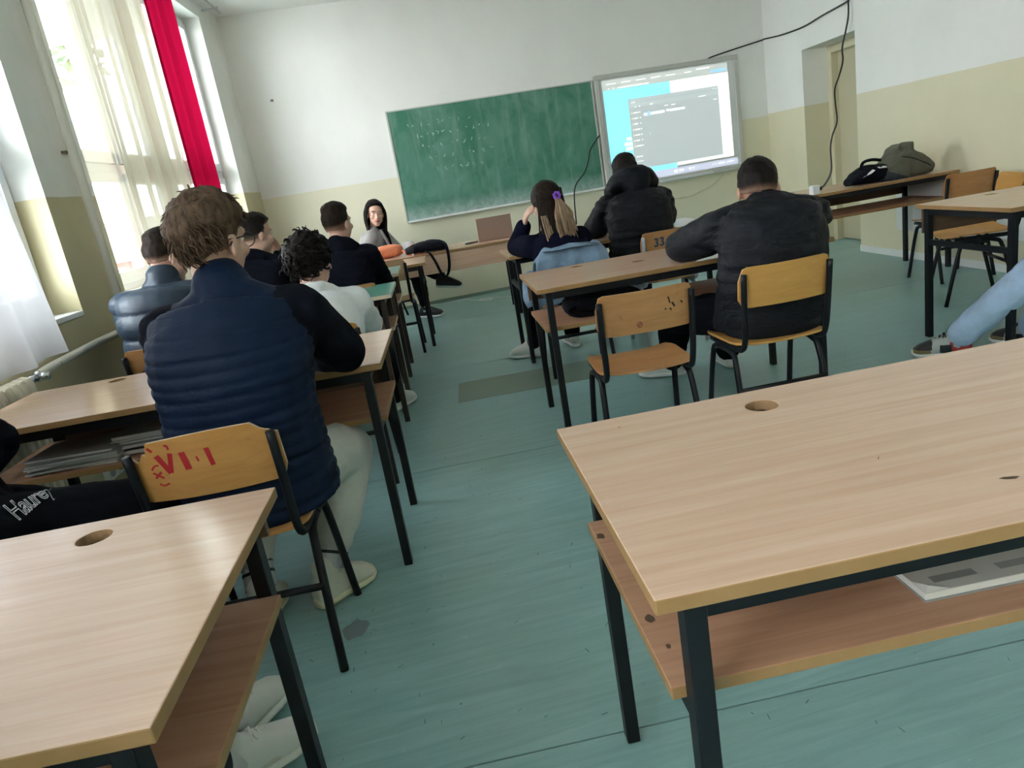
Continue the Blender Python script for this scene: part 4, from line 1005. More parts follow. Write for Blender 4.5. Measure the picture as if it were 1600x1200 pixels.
#MORE
# ------------------------------------------------------------------ boards on the front wall
def stroke_mesh(m, pts, w, y, mi=0):
    for a, b in zip(pts[:-1], pts[1:]):
        a, b = Vector((a[0], y, a[1])), Vector((b[0], y, b[1])); d = (b - a); pd = Vector((-d.z, 0, d.x)).normalized() * w / 2
        m.add([a - pd, b - pd, b + pd, a + pd], [(0, 1, 2, 3)], mi)
def chalk_build(nt, b):
    n1 = tex(nt, (1.6, 1, 1.3), detail=6, nscale=2.2, dist=.8); n2 = tex(nt, (9, 1, 1.2), detail=5, nscale=1.6); n3 = tex(nt, (1, 1, 1), detail=3, nscale=22)
    r = ramp(nt, n1.outputs[0], [(.35, (.045, .175, .115)), (.75, (.135, .285, .225))])
    r2 = ramp(nt, n2.outputs[0], [(.52, (0, 0, 0)), (.8, (.30, .30, .30))]); c = mixc(nt, r2.outputs[0], r.outputs[0], (.40, .52, .46))
    sp = N(nt, 'ShaderNodeSeparateXYZ'); tc = N(nt, 'ShaderNodeTexCoord'); nt.links.new(tc.outputs['Object'], sp.inputs[0])
    mr = N(nt, 'ShaderNodeMapRange'); nt.links.new(sp.outputs['Z'], mr.inputs[0]); mr.inputs[1].default_value = 1.12; mr.inputs[2].default_value = .955; mr.inputs[3].default_value = 0; mr.inputs[4].default_value = .8
    mm = N(nt, 'ShaderNodeMath', operation='MULTIPLY'); nt.links.new(mr.outputs[0], mm.inputs[0]); nt.links.new(n3.outputs[0], mm.inputs[1])
    c = mixc(nt, mm.outputs[0], c, (.70, .76, .78)); nt.links.new(c, b.inputs['Base Color'])
cb = tag(empty('chalkboard', (1.553, 8.32, .945)), 'long green chalkboard smeared with chalk on the front wall', 'chalkboard')
def rel(o, mb): mb.v = [(x - o.location.x, y - o.location.y, z - o.location.z) for x, y, z in mb.v]; return mb
m = MB().box(.415, 2.69, 8.292, 8.318, .95, 2.098); sb = mk('writing_surface', m, mat('green_chalkboard', (.06, .2, .14), .55, .3, build=chalk_build), cb, loc=(-1.553, -8.32, -.945))
m = MB(); m.box(.408, 2.70, 8.284, 8.318, 2.096, 2.108); m.box(.402, .418, 8.284, 8.318, .945, 2.108); m.box(2.688, 2.702, 8.284, 8.318, .945, 2.108)
mk('board_trim', rel(cb, m), mat('worn_grey_wood_trim', (.50, .52, .47), .6), cb)
m = MB(); m.box(.41, 2.70, 8.255, 8.318, .937, .949); m.box(.41, 2.70, 8.250, 8.257, .937, .958); mk('chalk_ledge', rel(cb, m), WHITEP, cb)
CH = mat('chalk', (.62, .74, .68), .9); m = MB(); rnd = random.Random(5)
for row, (z0, n) in enumerate(((1.93, 9), (1.82, 12), (1.70, 10), (1.57, 9), (1.45, 7))):
    x = .52 + .06 * row
    for k in range(n):
        x += rnd.uniform(.05, .11); P = [(x + rnd.uniform(-.02, .02), z0 + rnd.uniform(-.025, .03)) for _ in range(rnd.choice((2, 3, 4)))]
        stroke_mesh(m, P, rnd.uniform(.002, .0045), 8.2912)
o = mk('faded_chalk_scribble', rel(cb, m), CH, cb, fix=False); o['kind'] = 'stuff'
WX0, WX1, WZ0, WZ1 = 2.725, 4.432, .893, 2.146
wb = tag(empty('interactive_whiteboard', (3.58, 8.32, WZ0)), 'grey framed whiteboard showing a projected computer desktop, right of the chalkboard', 'whiteboard')
m = MB().box(WX0 + .03, WX1 - .03, 8.272, 8.318, WZ0 + .03, WZ1 - .03); mk('board_panel', rel(wb, m), mat('white_board_surface', (.62, .64, .63), .3, .4), wb)
for a in ((WX0, WX1, WZ1 - .048, WZ1), (WX0, WX1, WZ0, WZ0 + .05), (WX0, WX0 + .048, WZ0 + .05, WZ1 - .048), (WX1 - .052, WX1, WZ0 + .05, WZ1 - .048)):
    m = MB().box(a[0], a[1], 8.255, 8.319, a[2], a[3]); mk('frame_bar', rel(wb, m), ALU, wb, bevel=.006)
m = MB().box(3.36, 4.02, 8.235, 8.258, WZ0 + .002, WZ0 + .032); mk('pen_tray', rel(wb, m), mat('light_grey_plastic', (.62, .64, .66), .4), wb, bevel=.004)
sx0, sx1, sz0, sz1 = WX0 + .050, WX1 - .054, WZ0 + .052, WZ1 - .050
def sq(u0, u1, v0, v1, y): return ([Vector((sx0 + (sx1 - sx0) * u, y, sz1 - (sz1 - sz0) * v)) for u, v in ((u0, v0), (u0, v1), (u1, v1), (u1, v0))], [(0, 1, 2, 3)])
def panel(name, mt, items, y, par=None):
    m = MB()
    for it in items: m.add(*sq(*it, y))
    return mk(name, rel(wb, m), mt, par or wb, fix=False)
def E_(n, c, s): return emit(n, c, s * .42)
G1 = E_('projected_grey_bar', (.44, .50, .46), .62); CY = E_('projected_cyan', (.10, .62, .78), .95); WHT = E_('projected_white', (.93, .99, .96), .95); DK = E_('projected_dark_window', (.34, .41, .42), .62); DK2 = E_('projected_title_bar', (.36, .45, .45), .70); LIL = E_('projected_taskbar', (.42, .46, .62), .75); YEL = E_('projected_yellow', (.75, .70, .30), .8); BLU = E_('projected_blue', (.16, .50, .85), .85)
panel('browser_bar', G1, [(.018, .957, .012, .105)], 8.2715)
panel('web_page_cyan', CY, [(.02, .515, .105, .925)], 8.2715)
panel('web_page_white', WHT, [(.515, .957, .105, .905)], 8.2715)
panel('taskbar', LIL, [(.03, .985, .925, .99)], 8.2715)
win = panel('file_window', DK, [(.195, .873, .215, .875)], 8.2708)
panel('window_title_bar', DK2, [(.2, .87, .258, .295), (.2, .87, .222, .240)], 8.2702, win)
panel('window_icons', WHT, [(.30, .325, .362, .385), (.35, .455, .362, .385), (.47, .49, .358, .376), (.495, .61, .362, .382), (.215, .245, .245, .252), (.46, .485, .318, .326), (.51, .54, .320, .328), (.35, .375, .282, .292), (.24, .25, .286, .295), (.27, .28, .286, .295), (.83, .838, .235, .243), (.85, .858, .235, .243), (.72, .775, .285, .294), (.83, .86, .333, .341), (.33, .335, .552, .565)], 8.2700, win)
panel('folder_icon', BLU, [(.325, .35, .352, .39)], 8.2698, win); panel('blue_button', BLU, [(.83, .945, .062, .088)], 8.2710)
sb_items = []; dots = []
for k in range(7): v = .34 + .052 * k; sb_items.append((.222, .262 - .006 * (k % 3), v, v + .010)); dots.append((.208, .216, v - .004, v + .014)); sb_items.append((.268, .276, v, v + .009))
for k in range(3): v = .755 + .045 * k; sb_items.append((.212, .262, v, v + .007))
panel('sidebar_text', WHT, sb_items, 8.2700, win); panel('sidebar_icons', YEL, dots, 8.2699, win)
panel('page_text', WHT, [(.155, .19, .562, .590), (.135, .193, .610, .640), (.142, .193, .655, .684), (.172, .190, .775, .785)], 8.2712)
txt = [(.05 + .11 * k, .05 + .11 * k + .07, .045, .054) for k in range(5)] + [(.63, .68, .045, .054), (.72, .82, .03, .042)]
panel('tab_titles', WHT, txt + [(.13, .36, .088, .097), (.06, .07, .088, .097), (.095, .105, .088, .097)], 8.2710)
panel('taskbar_icons', WHT, [(.485, .510, .945, .972), (.525, .538, .945, .965), (.545, .558, .945, .968), (.60, .616, .945, .968), (.63, .640, .945, .962), (.78, .79, .948, .96), (.80, .81, .948, .96), (.83, .88, .948, .96), (.90, .95, .948, .958)], 8.2710)

# cables
def cable(name, pts, r, mt, label, k=5, parent=None, cat='cable'):
    P = catmull(pts, k); o0 = Vector(pts[0]); m = MB().tube([p - o0 for p in P], r, 6)
    o = mk(name, m, mt, None, smooth=True, loc=o0)
    return tag(o, label, cat)
cable('cable', [(4.10, 8.30, 2.150), (4.167, 8.30, 2.166), (4.446, 8.30, 2.211), (4.762, 8.30, 2.258), (4.765, 8.239, 2.259), (4.732, 7.843, 2.225), (4.682, 7.342, 2.209), (4.643, 6.955, 2.235), (4.599, 6.509, 2.258), (4.59, 6.43, 2.30)], .008, BLACKP, 'black cable running along the walls above the whiteboard towards the door')
cable('cable', [(4.585, 6.476, 2.26), (4.57, 6.462, 2.128), (4.58, 6.524, 2.006), (4.57, 6.566, 1.877), (4.57, 6.563, 1.766), (4.57, 6.627, 1.646), (4.55, 6.67, 1.533), (4.47, 6.55, 1.390), (4.35, 6.36, 1.243), (4.17, 6.17, 1.135), (3.95, 5.88, 1.038), (3.68, 5.48, .875), (3.44, 5.21, .800), (3.345, 5.13, .785)], .008, BLACKP, 'black cord hanging in front of the door down to the white power adapter')
cable('cable', [(2.700, 8.245, 1.52), (2.661, 8.24, 1.484), (2.571, 8.24, 1.380), (2.532, 8.24, 1.267), (2.470, 8.24, 1.150), (2.356, 8.235, 1.041), (2.313, 8.235, .905), (2.30, 8.25, .60)], .008, BLACKP, 'dark cable dangling across the lower right corner of the chalkboard')
cable('cable', [(4.165, 8.30, .90), (4.165, 8.31, .859), (4.035, 8.31, .769), (3.833, 8.31, .706), (3.717, 8.31, .680), (3.427, 8.31, .691)], .005, mat('cream_cable', (.62, .60, .48), .5), 'thin cream cable drooping on the wall under the whiteboard')
cable('cable', [(.40, 8.26, .006), (.479, 8.24, .006), (.596, 8.127, .006), (.711, 8.15, .006), (.867, 8.16, .006), (.969, 7.917, .006), (1.093, 7.791, .006), (1.140, 7.90, .006), (1.063, 7.98, .006), (1.005, 7.918, .006), (1.172, 7.837, .006), (1.354, 7.732, .006), (1.60, 7.68, .006)], .0055, WHITEPL, 'white cable lying in a loop on the floor by the front wall')
m = MB().box(-.728, -.70, 8.312, 8.321, 2.375, 2.395); tag(mk('wall_hook', m, mat('dull_metal', (.25, .25, .25), .5), bevel=.002), 'small grey hook high on the front wall left of the chalkboard', 'hook')
# white power adapter on the right wall desk
ad = tag(empty('power_adapter', (3.30, 5.13, .7455)), 'white power adapter standing on the end of the right wall desk', 'adapter')
mk('adapter_body', MB().box(-.028, .028, -.028, .028, 0, .068), WHITEPL, ad, bevel=.006); mk('plug', MB().tube([(.028, 0, .034), (.055, 0, .038)], .014, 8), BLACKP, ad)
cable('cable', [(3.275, 5.12, .750), (3.22, 5.14, .7485), (3.10, 5.2, .70), (3.02, 5.3, .60)], .004, WHITEPL, 'white lead running left from the power adapter')
# wall outlet, pipes, radiator
ou = tag(empty('wall_outlet', lw(3.745, 0, .18)), 'double white wall outlet low under the window pillar, behind the broken chair', 'outlet')
for dy in (-.043, .043):
    m = MB(); wbox(m, lw, 3.745 + dy - .040, 3.745 + dy + .040, -.03, -.001, .14, .222); o = mk('socket', rel(ou, m), WHITEPL, ou, bevel=.004)
    c = lw(3.745 + dy, -.031, .181) - ou.location; mk('socket_face', MB().tube([c, c - nL * .003], .026, 16), mat('grey_socket_face', (.35, .36, .36), .4), o)
def pipe(name, pts, r, label, dirt=True):
    def bld(nt, b):
        n = tex(nt, (7, 7, 7), detail=5); rr = ramp(nt, n.outputs[0], [(.60, (.60, .575, .49)), (.66, (.12, .10, .07))]); nt.links.new(rr.outputs[0], b.inputs['Base Color'])
    o0 = Vector(pts[0]); o = mk(name, MB().tube([Vector(p) - o0 for p in pts], r, 12), mat(name + '_paint', (.6, .57, .49), .45, build=bld) if dirt else PIPEP, smooth=True, loc=o0); return tag(o, label, 'pipe')
vp = pipe('heating_pipe', [lw(4.305, -.045, .0), lw(4.305, -.045, ZC)], .024, 'cream vertical heating pipe on the pillar between the windows', False)
for z in (1.735, 2.9): m = MB(); wbox(m, lw, 4.275, 4.335, -.024, .0, z - .006, z + .006); m.v = [tuple(Vector(p) - vp.location) for p in m.v]; mk('pipe_bracket', m, mat('rusty_bracket', (.16, .11, .07), .8), vp)
pipe('radiator_pipe', [lw(3.30, -.075, .775), lw(3.42, -.06, .780), lw(3.9, -.05, .792), lw(6.6, -.05, .82)], .019, 'horizontal cream pipe with peeling paint feeding the radiator')
ra = tag(empty('radiator', lw(2.5, -.06, .12)), 'ivory ribbed radiator under the near window, behind the white curtain', 'radiator')
fin = None
for k in range(26):
    y = 3.20 - .05 * k
    if fin is None:
        m = MB(); c = [(-.105, .10), (-.02, .10), (-.02, .775), (-.105, .775)]
        m.loft([(lw(y - .019, -.0, 0) + nL * -.0625 + Vector((0, 0, .45)), nL * .040, Vector((0, 0, .335)), .35), (lw(y - .012, -.0, 0) + nL * -.0625 + Vector((0, 0, .45)), nL * .048, Vector((0, 0, .345)), .35), (lw(y + .012, -.0, 0) + nL * -.0625 + Vector((0, 0, .45)), nL * .048, Vector((0, 0, .345)), .35), (lw(y + .019, -.0, 0) + nL * -.0625 + Vector((0, 0, .45)), nL * .040, Vector((0, 0, .335)), .35)], 16)
        fin = mk('fin', rel(ra, m), RADP, ra); base = lw(3.20, 0, 0)
    else:
        o = bpy.data.objects.new('fin', fin.data); COL.objects.link(o); o.parent = ra; o.location = lw(y, 0, 0) - base
m = MB(); a = lw(3.22, -.065, .765); b_ = lw(3.30, -.075, .772); m.tube([a, b_], .018, 10); m.ell(b_, (.024, .024, .024), None, 10, 8); m.tube([b_, b_ + Vector((.045, 0, -.005))], .016, 10); mk('valve', rel(ra, m), STEEL, ra, smooth=True)
m = MB(); wbox(m, rw, 4.25, 5.78, -.055, -.005, .25, .665); 
tag(mk('panel_heater', m, mat('white_enamel', (.70, .71, .70), .4), bevel=.008), 'flat white panel heater low on the right wall behind the desk', 'heater')

# ------------------------------------------------------------------ curtains
def curtain(name, y0, y1, zt, zb, off, folds, amp, mt, label, lean=0.0, seed=0, nu=160, nv=26, flare=0.0):
    rnd = random.Random(seed); ph = [rnd.uniform(0, 6.28) for _ in range(4)]; vs = []
    o0 = lw((y0 + y1) / 2, off, zt)
    for j in range(nv + 1):
        v = j / nv; z = zt + (zb - zt) * v
        for i in range(nu + 1):
            u = i / nu; y = y0 + (y1 - y0) * u + lean * v * v * (1 if True else 0) + flare * (u - .5) * v
            d = amp * (.55 + .45 * v) * (math.sin(u * folds * 6.28 + ph[0] + .6 * math.sin(v * 2 + ph[1])) + .45 * math.sin(u * folds * 13.1 + ph[2] + v))
            vs.append(lw(y, off - d, z + .01 * math.sin(u * 9 + ph[3]) * v) - o0)
    n = nu + 1; fs = [(j * n + i, j * n + i + 1, (j + 1) * n + i + 1, (j + 1) * n + i) for j in range(nv) for i in range(nu)]
    o = mk(name, MB().add(vs, fs), mt, None, smooth=True, loc=o0, fix=False); return tag(o, label, 'curtain', None)
curtain('sheer_curtain', 4.64, 5.76, 3.13, .62, -.13, 5, .030, SHEER, 'cream sheer curtain beside the crimson curtain at the far window', seed=2)
curtain('crimson_curtain', 5.70, 6.34, 3.13, .70, -.16, 3.2, .030, REDC, 'crimson curtain hanging at the far window', seed=4)
curtain('sheer_curtain', .95, 3.27, 3.13, .835, -.13, 8, .025, SHEERW, 'white sheer curtain at the near window above the radiator', lean=.16, seed=3)
m = MB().tube([lw(-2.4, -.14, 3.15), lw(7.9, -.14, 3.15)], .011, 8); rl = tag(mk('curtain_rail', m, mat('grey_rail', (.45, .45, .44), .4), smooth=True), 'grey curtain rail running along the top of the window wall', 'rail')
for y in (-2.3, .6, 4.25, 7.8): m = MB(); wbox(m, lw, y - .01, y + .01, -.15, .0, 3.155, 3.175); mk('rail_bracket', m, STEEL, rl)

# ------------------------------------------------------------------ bags and small things
def hood_box(m, c, rx, ry, rz, R=None, e=.55, n=24, k=9):
    rings = []
    for i in range(k + 1):
        t = -1 + 2 * i / k; s = (1 - abs(t) ** 4) ** .5 if abs(t) < 1 else .05; s = max(s, .25)
        z = Vector((0, 0, t * rz)); a, b = Vector((rx * s, 0, 0)), Vector((0, ry * s, 0))
        if R: z, a, b = R @ z, R @ a, R @ b
        rings.append((Vector(c) + z, a, b, e))
    m.loft(rings, n); return m
def soft(name, m, mt, par, vox=.008, sm=6, amp=.006, fr=14, sd=1.0):
    me = blob(m, vox, sm); c = co_of(me); n_ = no_of(me); set_co(me, c + n_ * (amp * nz(c, fr, sd) - amp * (1 - np.clip(np.abs(nz(c, fr * .8, sd + 3)) / .12, 0, 1)))[:, None])
    return link(name, me, mt, par, smooth=True)
ob = tag(empty('handbag', (.108, 7.03, .7005), -.05), 'orange leather handbag lying on the desk in front of the woman', 'bag')
m = MB(); hood_box(m, (0, 0, .060), .150, .085, .062, None, .6); soft('bag_body', m, ORANGE, ob, .007, 5, .003)
m = MB().tube(catmull([(.14, -.05, .05), (.19, -.16, .012), (.25, -.20, .010), (.31, -.19, .010), (.36, -.16, .012)], 5), .009, 8); mk('bag_strap', m, ORANGE, ob, smooth=True)
m = MB().box(.222, .240, -.215, -.180, .0, .022); mk('strap_buckle', m, STEEL, ob, bevel=.002)
lb = tag(empty('laptop_bag', (.46, 6.92, .7005), -.03), 'black laptop bag lying flat beside the orange handbag, strap hanging down', 'bag')
m = MB(); m.loft([(Vector((-.19, 0, .035)), Vector((0, .10, 0)), Vector((0, 0, .025)), .6), (Vector((-.12, 0, .045)), Vector((0, .14, 0)), Vector((0, 0, .040)), .6), (Vector((.03, 0, .055)), Vector((0, .15, 0)), Vector((0, 0, .050)), .6), (Vector((.14, -.01, .05)), Vector((0, .15, 0)), Vector((0, 0, .045)), .6), (Vector((.185, -.02, .035)), Vector((0, .13, 0)), Vector((0, 0, .03)), .6)], 18); soft('bag_body', m, BAGB, lb, .008, 4, .006)
def strap(pts, w, t, name, mt, par):
    P = catmull(pts, 5); vs = []; 
    for i, p in enumerate(P):
        for dx, dz in ((-w / 2, 0), (w / 2, 0)):
            for s in (-t, t): vs.append(p + Vector((dx, s, dz)))
    n = len(P); fs = []
    for i in range(n - 1):
        a = 4 * i; b = a + 4; fs += [(a, a + 2, b + 2, b), (a + 1, b + 1, b + 3, a + 3), (a, b, b + 1, a + 1), (a + 2, a + 3, b + 3, b + 2)]
    fs += [(0, 1, 3, 2), (4 * n - 4, 4 * n - 2, 4 * n - 1, 4 * n - 3)]
    return mk(name, MB().add(vs, fs), mt, par, smooth=False)
strap([(.165, -.10, .075), (.178, -.19, .055), (.182, -.245, -.02), (.175, -.25, -.12), (.15, -.25, -.20), (.115, -.25, -.228), (.085, -.25, -.18), (.055, -.25, -.08), (.02, -.23, .0), (-.02, -.14, .03)], .026, .003, 'shoulder_strap', BAGB, lb)
# backpacks on the right wall desk
bp = tag(empty('backpack', (4.13, 5.22, .7445), .0), 'olive canvas backpack leaning on the right wall desk', 'backpack')
Rb = Matrix.Rotation(-.55, 3, 'Y') @ Matrix.Rotation(.25, 3, 'X')
m = MB(); m.loft([(Vector((-.235, 0, .055)), Vector((0, .10, 0)), Vector((.02, 0, .05)), .5), (Vector((-.15, 0, .085)), Vector((0, .12, 0)), Vector((.03, 0, .100)), .45), (Vector((-.03, 0, .10)), Vector((0, .125, 0)), Vector((.03, 0, .118)), .45), (Vector((.09, 0, .085)), Vector((0, .12, 0)), Vector((.02, 0, .082)), .5), (Vector((.185, 0, .050)), Vector((0, .095, 0)), Vector((0, 0, .045)), .6)], 20)
m.loft([(Vector((-.13, .02, .14)), Vector((0, .08, 0)), Vector((.05, 0, .02)), .6), (Vector((-.075, .02, .245)), Vector((0, .07, 0)), Vector((.035, 0, .02)), .6)], 14); m.loft([(Vector((-.02, 0, .15)), Vector((0, .10, 0)), Vector((.06, 0, .02)), .6), (Vector((.005, .0, .252)), Vector((0, .08, 0)), Vector((.035, 0, .015)), .6)], 14)
o = soft('bag_body', m, [BAGO, mat('navy_leatherette', (.018, .026, .035), .45)], bp, .008, 3, .007, 9)
cen = np.zeros(len(o.data.polygons) * 3, np.float32); o.data.polygons.foreach_get('center', cen); cen = cen.reshape(-1, 3); o.data.polygons.foreach_set('material_index', ((cen[:, 2] + .42 * (cen[:, 0] + .10) < .025) & (cen[:, 0] < .12)).astype(np.int32))
bvb = BVHTree.FromPolygons([v.co.copy() for v in o.data.vertices], [tuple(p.vertices) for p in o.data.polygons])
zp = []
for k in range(12):
    s = k / 11; q = Vector((-.10 + .26 * s, -.4, .165 - .11 * s ** 1.3)); h_ = bvb.ray_cast(q, Vector((0, 1, 0)))
    if h_[0]: zp.append(h_[0] + Vector((0, -.002, 0)))
mk('zip', MB().tube(zp, .0055, 6), BLACKP, bp, smooth=True)
m = MB().tube(catmull([(.13, .02, .13), (.20, 0, .10), (.235, -.02, .06), (.21, -.03, .02)], 4), .016, 8); mk('shoulder_strap', m, mat('dark_olive_webbing', (.04, .04, .03), .8), bp, smooth=True)
gb = tag(empty('sports_bag', (3.85, 5.24, .7445), .0), 'black bag with white patches lying left of the olive backpack', 'bag')
m = MB(); m.loft([(Vector((-.20, 0, .03)), Vector((0, .06, 0)), Vector((0, 0, .025)), .8), (Vector((-.12, 0, .055)), Vector((0, .11, 0)), Vector((0, 0, .05)), .75), (Vector((.0, 0, .075)), Vector((0, .13, 0)), Vector((0, 0, .072)), .75), (Vector((.12, 0, .065)), Vector((0, .12, 0)), Vector((0, 0, .062)), .75), (Vector((.17, 0, .04)), Vector((0, .09, 0)), Vector((0, 0, .038)), .8)], 16); o = soft('bag_body', m, BAGB, gb, .008, 5, .008, 10)
bvb = BVHTree.FromPolygons([v.co.copy() for v in o.data.vertices], [tuple(p.vertices) for p in o.data.polygons])
for nm, pts in (('white_patch', [(-.135, .085), (-.06, .128), (-.045, .112), (-.075, .095)]), ('white_patch', [(-.02, .138), (.06, .148), (.065, .125), (-.005, .122)])):
    P = []
    for x, z in pts:
        h_ = bvb.ray_cast(Vector((x, -.5, z + .25)), Vector((0, .82, -.57)).normalized()); P.append((h_[0] if h_[0] else Vector((x, -.1, z))) + Vector((0, -.006, .006)))
    mk(nm, MB().add(P + [p + Vector((0, .004, -.004)) for p in P], [(0, 1, 2, 3), (7, 6, 5, 4), (0, 4, 5, 1), (1, 5, 6, 2), (2, 6, 7, 3), (3, 7, 4, 0)]), WHITEPL, gb)
m = MB().tube(catmull([(-.10, -.02, .11), (-.08, -.03, .165), (.0, -.02, .175), (.09, .0, .16)], 5), .012, 8); mk('carry_handle', m, BAGB, gb, smooth=True)
# black bag on the shelf of the middle right desk
sbg = tag(empty('shoulder_bag', (1.02, 3.47, .551), -.085), 'black soft bag stuffed on the shelf of the middle right desk', 'bag')
m = MB(); m.loft([(Vector((-.17, 0, .035)), Vector((0, .08, 0)), Vector((0, 0, .03)), .7), (Vector((-.08, 0, .06)), Vector((0, .15, 0)), Vector((0, 0, .058)), .7), (Vector((.10, 0, .062)), Vector((0, .15, 0)), Vector((0, 0, .060)), .7), (Vector((.21, 0, .035)), Vector((0, .10, 0)), Vector((0, 0, .03)), .7)], 16); soft('bag_body', m, BAGB, sbg, .009, 4, .006)
m = MB().tube(catmull([(-.12, -.10, .05), (-.17, -.13, .03), (-.12, -.16, .012), (.0, -.16, .012)], 5), .009, 6); mk('bag_strap', m, BAGB, sbg, smooth=True)
# denim jacket over the girl's chair
dj = tag(empty('denim_jacket', (1.14, 4.46, 0), -.085), 'pale blue denim jacket draped over the back of the chair of the girl', 'jacket')
vs = []; prof = catmull([(.0, .50), (-.10, .63), (-.165, .745), (-.200, .792), (-.240, .790), (-.262, .73), (-.270, .66), (-.274, .60), (-.280, .55)], 5); nu = 44
for i, (y, z) in enumerate([(p.x, p.y) for p in [Vector((a.x, a.y, 0)) for a in [Vector((q[0], q[1], 0)) for q in prof]]]):
    t = i / (len(prof) - 1)
    for k in range(nu + 1):
        u = -1 + 2 * k / nu; wd = .205 + .055 * abs(t - .42) * 2 * (1 if u < 0 else .75)
        dz = -.05 * max(0, abs(u) - .75) / .25 * (1 if t > .3 else .5) + .012 * math.sin(u * 8 + t * 3); low = (-.05 if u < -.3 else .05) * max(0, t - .6) / .4 * (1.2 if u < 0 else 1)
        s = -1 if t > .45 else 1
        vs.append((u * wd, y - .020 * math.sin(u * 11 + 1) * abs(t - .42) - .03 * max(0, abs(u) - .8) * s * -1, z + dz + low))
n = nu + 1; fs = [(j * n + i, j * n + i + 1, (j + 1) * n + i + 1, (j + 1) * n + i) for j in range(len(prof) - 1) for i in range(nu)]
o = mk('jacket_body', MB().add(vs, fs), DENIM, dj, smooth=True, fix=False); s = o.modifiers.new('t', 'SOLIDIFY'); s.thickness = .006
m = MB(); m.tube(catmull([(-.235, -.10, .66), (-.275, -.19, .56), (-.282, -.235, .53), (-.27, -.245, .49)], 4), [.045, .05, .05, .047, .045, .044, .043, .042, .042, .04, .04, .038, .038], 10); soft('jacket_sleeve', m, DENIM, dj, .008, 2, .006)
m = MB(); m.loft([(Vector((-.15, -.245, .795)), Vector((.02, 0, 0)), Vector((0, .03, .006))), (Vector((0, -.252, .805)), Vector((0, .012, .012)), Vector((0, .035, .005))), (Vector((.15, -.245, .795)), Vector((.02, 0, 0)), Vector((0, .03, .006)))], 10); mk('jacket_collar', m, DENIM, dj, smooth=True)
# laptop on the teacher desk
lp = tag(empty('laptop', (1.135, 6.93, .7005), -.07), 'open laptop with a bronze lid on the teacher desk, back towards the camera', 'laptop')
LAP = mat('bronze_laptop_lid', (.34, .235, .19), .4, .5, .25)
mk('base', MB().box(-.165, .165, .0, .225, .0, .016), LAP, lp, bevel=.003)
def lidx(p): return Vector((p.x, -.012 - (p.z) * .10 + p.y, .012 + p.z))
sc_ = mk('screen_lid', MB().box(-.165, .165, -.004, .004, .0, .205, 0, lidx), LAP, lp, bevel=.002)
mk('display', MB().box(-.155, .155, .0042, .0050, .012, .195, 0, lidx), emit('laptop_display', (.5, .6, .7), .5), sc_)
cable('cable', [(.94, 7.02, .706), (.875, 7.0, .708), (.84, 6.96, .708), (.87, 6.93, .708), (.945, 6.96, .708), (.965, 6.99, .712)], .006, BLACKP, 'short black cable loop on the teacher desk left of the laptop')
ph = tag(empty('phone', (1.0, 5.03, .7455), -.5), 'black phone on the desk beside the girl', 'phone')
mk('phone_body', MB().box(-.036, .036, -.075, .075, 0, .009), BLACKP, ph, bevel=.003); mk('phone_screen', MB().box(-.033, .033, -.07, .07, .0091, .0096), mat('phone_glass', (.02, .02, .03), .1, .6), ph)
pn = tag(empty('pen', (-.17, 4.40, .7455), -.1), 'black pen on the green desk before the white hoodie', 'pen')
mk('pen_barrel', MB().tube([(-.05, 0, .006), (.055, 0, .006)], .006, 8), BLACKP, pn, smooth=True); mk('pen_tip', MB().tube([(.055, 0, .006), (.07, 0, .005)], [.005, .001], 8), STEEL, pn, smooth=True)
# book on the shelf of the near right desk
def bookprint(nt, b):
    tc = N(nt, 'ShaderNodeTexCoord'); br = N(nt, 'ShaderNodeTexBrick'); mp = N(nt, 'ShaderNodeMapping'); mp.inputs['Scale'].default_value = (4, 4, 4); nt.links.new(tc.outputs['Object'], mp.inputs[0]); nt.links.new(mp.outputs[0], br.inputs[0])
    br.inputs['Color1'].default_value = (.33, .33, .31, 1); br.inputs['Color2'].default_value = (.22, .22, .21, 1); br.inputs['Mortar'].default_value = (.50, .49, .45, 1); br.inputs['Mortar Size'].default_value = .09; br.inputs['Scale'].default_value = 1.2; nt.links.new(br.outputs[0], b.inputs['Base Color'])
bk = tag(empty('book', (.80, .965, .5605), -.09), 'worn thin book with a grey printed cover on the shelf of the bottom right desk', 'book')
mk('pages', MB().box(-.112, .112, -.155, .155, .0015, .0145), PAPER, bk, bevel=.001)
mk('cover', MB().box(-.114, .114, -.158, .158, .0145, .0160), mat('printed_grey_cover', (.3, .3, .3), .6, build=bookprint), bk); mk('back_cover', MB().box(-.114, .114, -.158, .158, 0, .0014), PAPERD, bk)
m = MB(); m.add([(-.114, -.158, .0165), (-.075, -.158, .0165), (-.114, -.125, .0165), (-.103, -.148, .021)], [(0, 1, 3), (0, 3, 2), (1, 2, 3)]); mk('curled_corner', m, PAPER, bk)
rnd = random.Random(12)
for (x, y, n, w_) in ((-1.12, 2.63, 6, .30), (-.86, 2.66, 7, .27)):
    z = .5505
    for k in range(n):
        h_ = rnd.uniform(.006, .013); nb_ = empty('notebook', (x + rnd.uniform(-.012, .012), y + rnd.uniform(-.015, .02), z), -.1 + rnd.uniform(-.07, .07))
        tag(nb_, 'worn notebook, %s from the top of the %s pile before the man in navy' % (('first', 'second', 'third', 'fourth', 'fifth', 'sixth', 'seventh')[n - 1 - k], 'left' if x < -1 else 'right'), 'notebook', 'notebooks piled on the shelf')
        mk('pages', MB().box(-w_ / 2, w_ / 2, -.10, .10, .001, h_ - .001), PAPER, nb_); mk('cover', MB().box(-w_ / 2 - .001, w_ / 2 + .001, -.101, .101, h_ - .001, h_), PAPERD, nb_); z += h_ + .0006

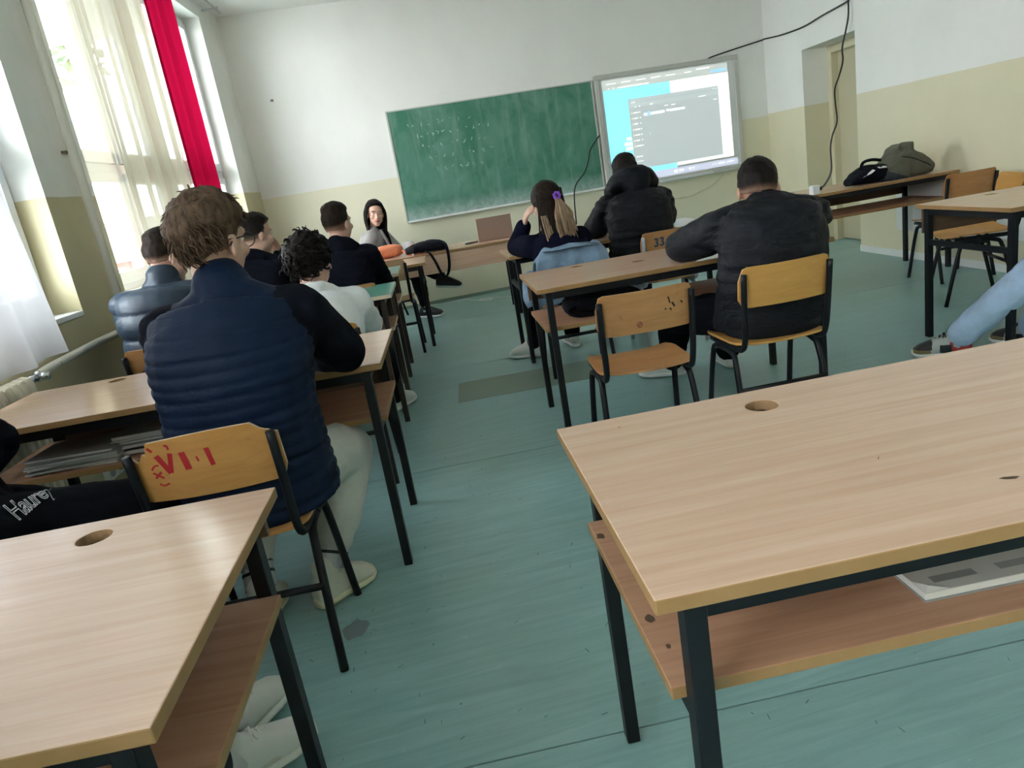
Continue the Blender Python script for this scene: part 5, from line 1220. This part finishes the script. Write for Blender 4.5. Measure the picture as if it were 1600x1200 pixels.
# ------------------------------------------------------------------ outside the windows
gd = MB().box(-80, -3.4, -40, 80, -1.6, -1.5); tag(mk('yard_ground', gd, mat('pale_concrete_yard', (.45, .44, .42), .9)), 'pale concrete yard outside the windows', 'ground', None, 'structure')
hs = tag(empty('house', (-14.2, 33, -1.5), .25), 'low house with red walls and a grey roof beyond the window', 'house')
RW_ = mat('red_brick_wall', (.30, .10, .08), .9); RF_ = mat('grey_slate_roof', (.16, .14, .15), .8)
mk('wall', MB().box(-5.5, 5.5, -3, 3, 0, 2.1), RW_, hs); mk('plinth', MB().box(-5.6, 5.6, -3.1, 3.1, 0, .5), mat('pale_plinth', (.5, .48, .46), .9), hs)
m = MB().add([(-5.9, -3.5, 2.0), (5.9, -3.5, 2.0), (5.9, 3.5, 2.0), (-5.9, 3.5, 2.0), (-5.9, 0, 3.6), (5.9, 0, 3.6)], [(0, 1, 5, 4), (2, 3, 4, 5), (0, 4, 3), (1, 2, 5), (0, 3, 2, 1)]); mk('roof', m, RF_, hs)
m = MB().tube([(-3, -3.4, 2.1), (2.2, -3.4, 3.0)], .08, 6); mk('gutter_pipe', m, WHITEPL, hs)
for x in (-3.5, 0, 3.4): wdw = mk('window', MB().box(x - .6, x + .6, -3.06, -2.98, .9, 1.8), PVC, hs); mk('pane', MB().box(x - .5, x + .5, -3.07, -3.05, .98, 1.72), mat('dark_pane', (.1, .12, .14), .1), wdw)
trr = tag(empty('tree', (-6.4, 20.5, -1.5), .0), 'leafy tree beyond the window, its branches against the bright sky', 'tree')
mk('trunk', MB().tube(catmull([(-2.2, 0, 0), (-2.0, .1, 2.5), (-1.4, .2, 5), (0, 0, 8)], 4), [.28 - .015 * k for k in range(13)], 8), mat('bark', (.06, .045, .035), .9), trr, smooth=True)
rnd = random.Random(6); m = MB()
clumps = [(rnd.gauss(0, 1.7), rnd.gauss(0, 1.7), rnd.uniform(6.2, 10.5)) for _ in range(26)]
for c in clumps:
    for k in range(70):
        p = Vector((c[0] + rnd.gauss(0, .35), c[1] + rnd.gauss(0, .35), c[2] + rnd.gauss(0, .3))); a = Vector((rnd.gauss(0, 1), rnd.gauss(0, 1), rnd.gauss(0, 1))).normalized() * .17; b = a.orthogonal().normalized() * .09
        m.add([p - a, p + b, p + a, p - b], [(0, 1, 2, 3)])
fo = mk('foliage', m, mat('leaf_green', (.05, .08, .03), .7), trr, fix=False); fo['kind'] = 'stuff'
for k in range(7): c = clumps[k]; mk('branch', MB().tube(catmull([(-1.3 + .18 * k, .15, 5.3 + .4 * k), ((c[0] - 1.0) * .5, c[1] * .5, (5.2 + c[2]) / 2 + .6), c], 4), [.07, .065, .06, .055, .05, .045, .04, .035, .03], 6), bpy.data.materials['bark'], trr, smooth=True)
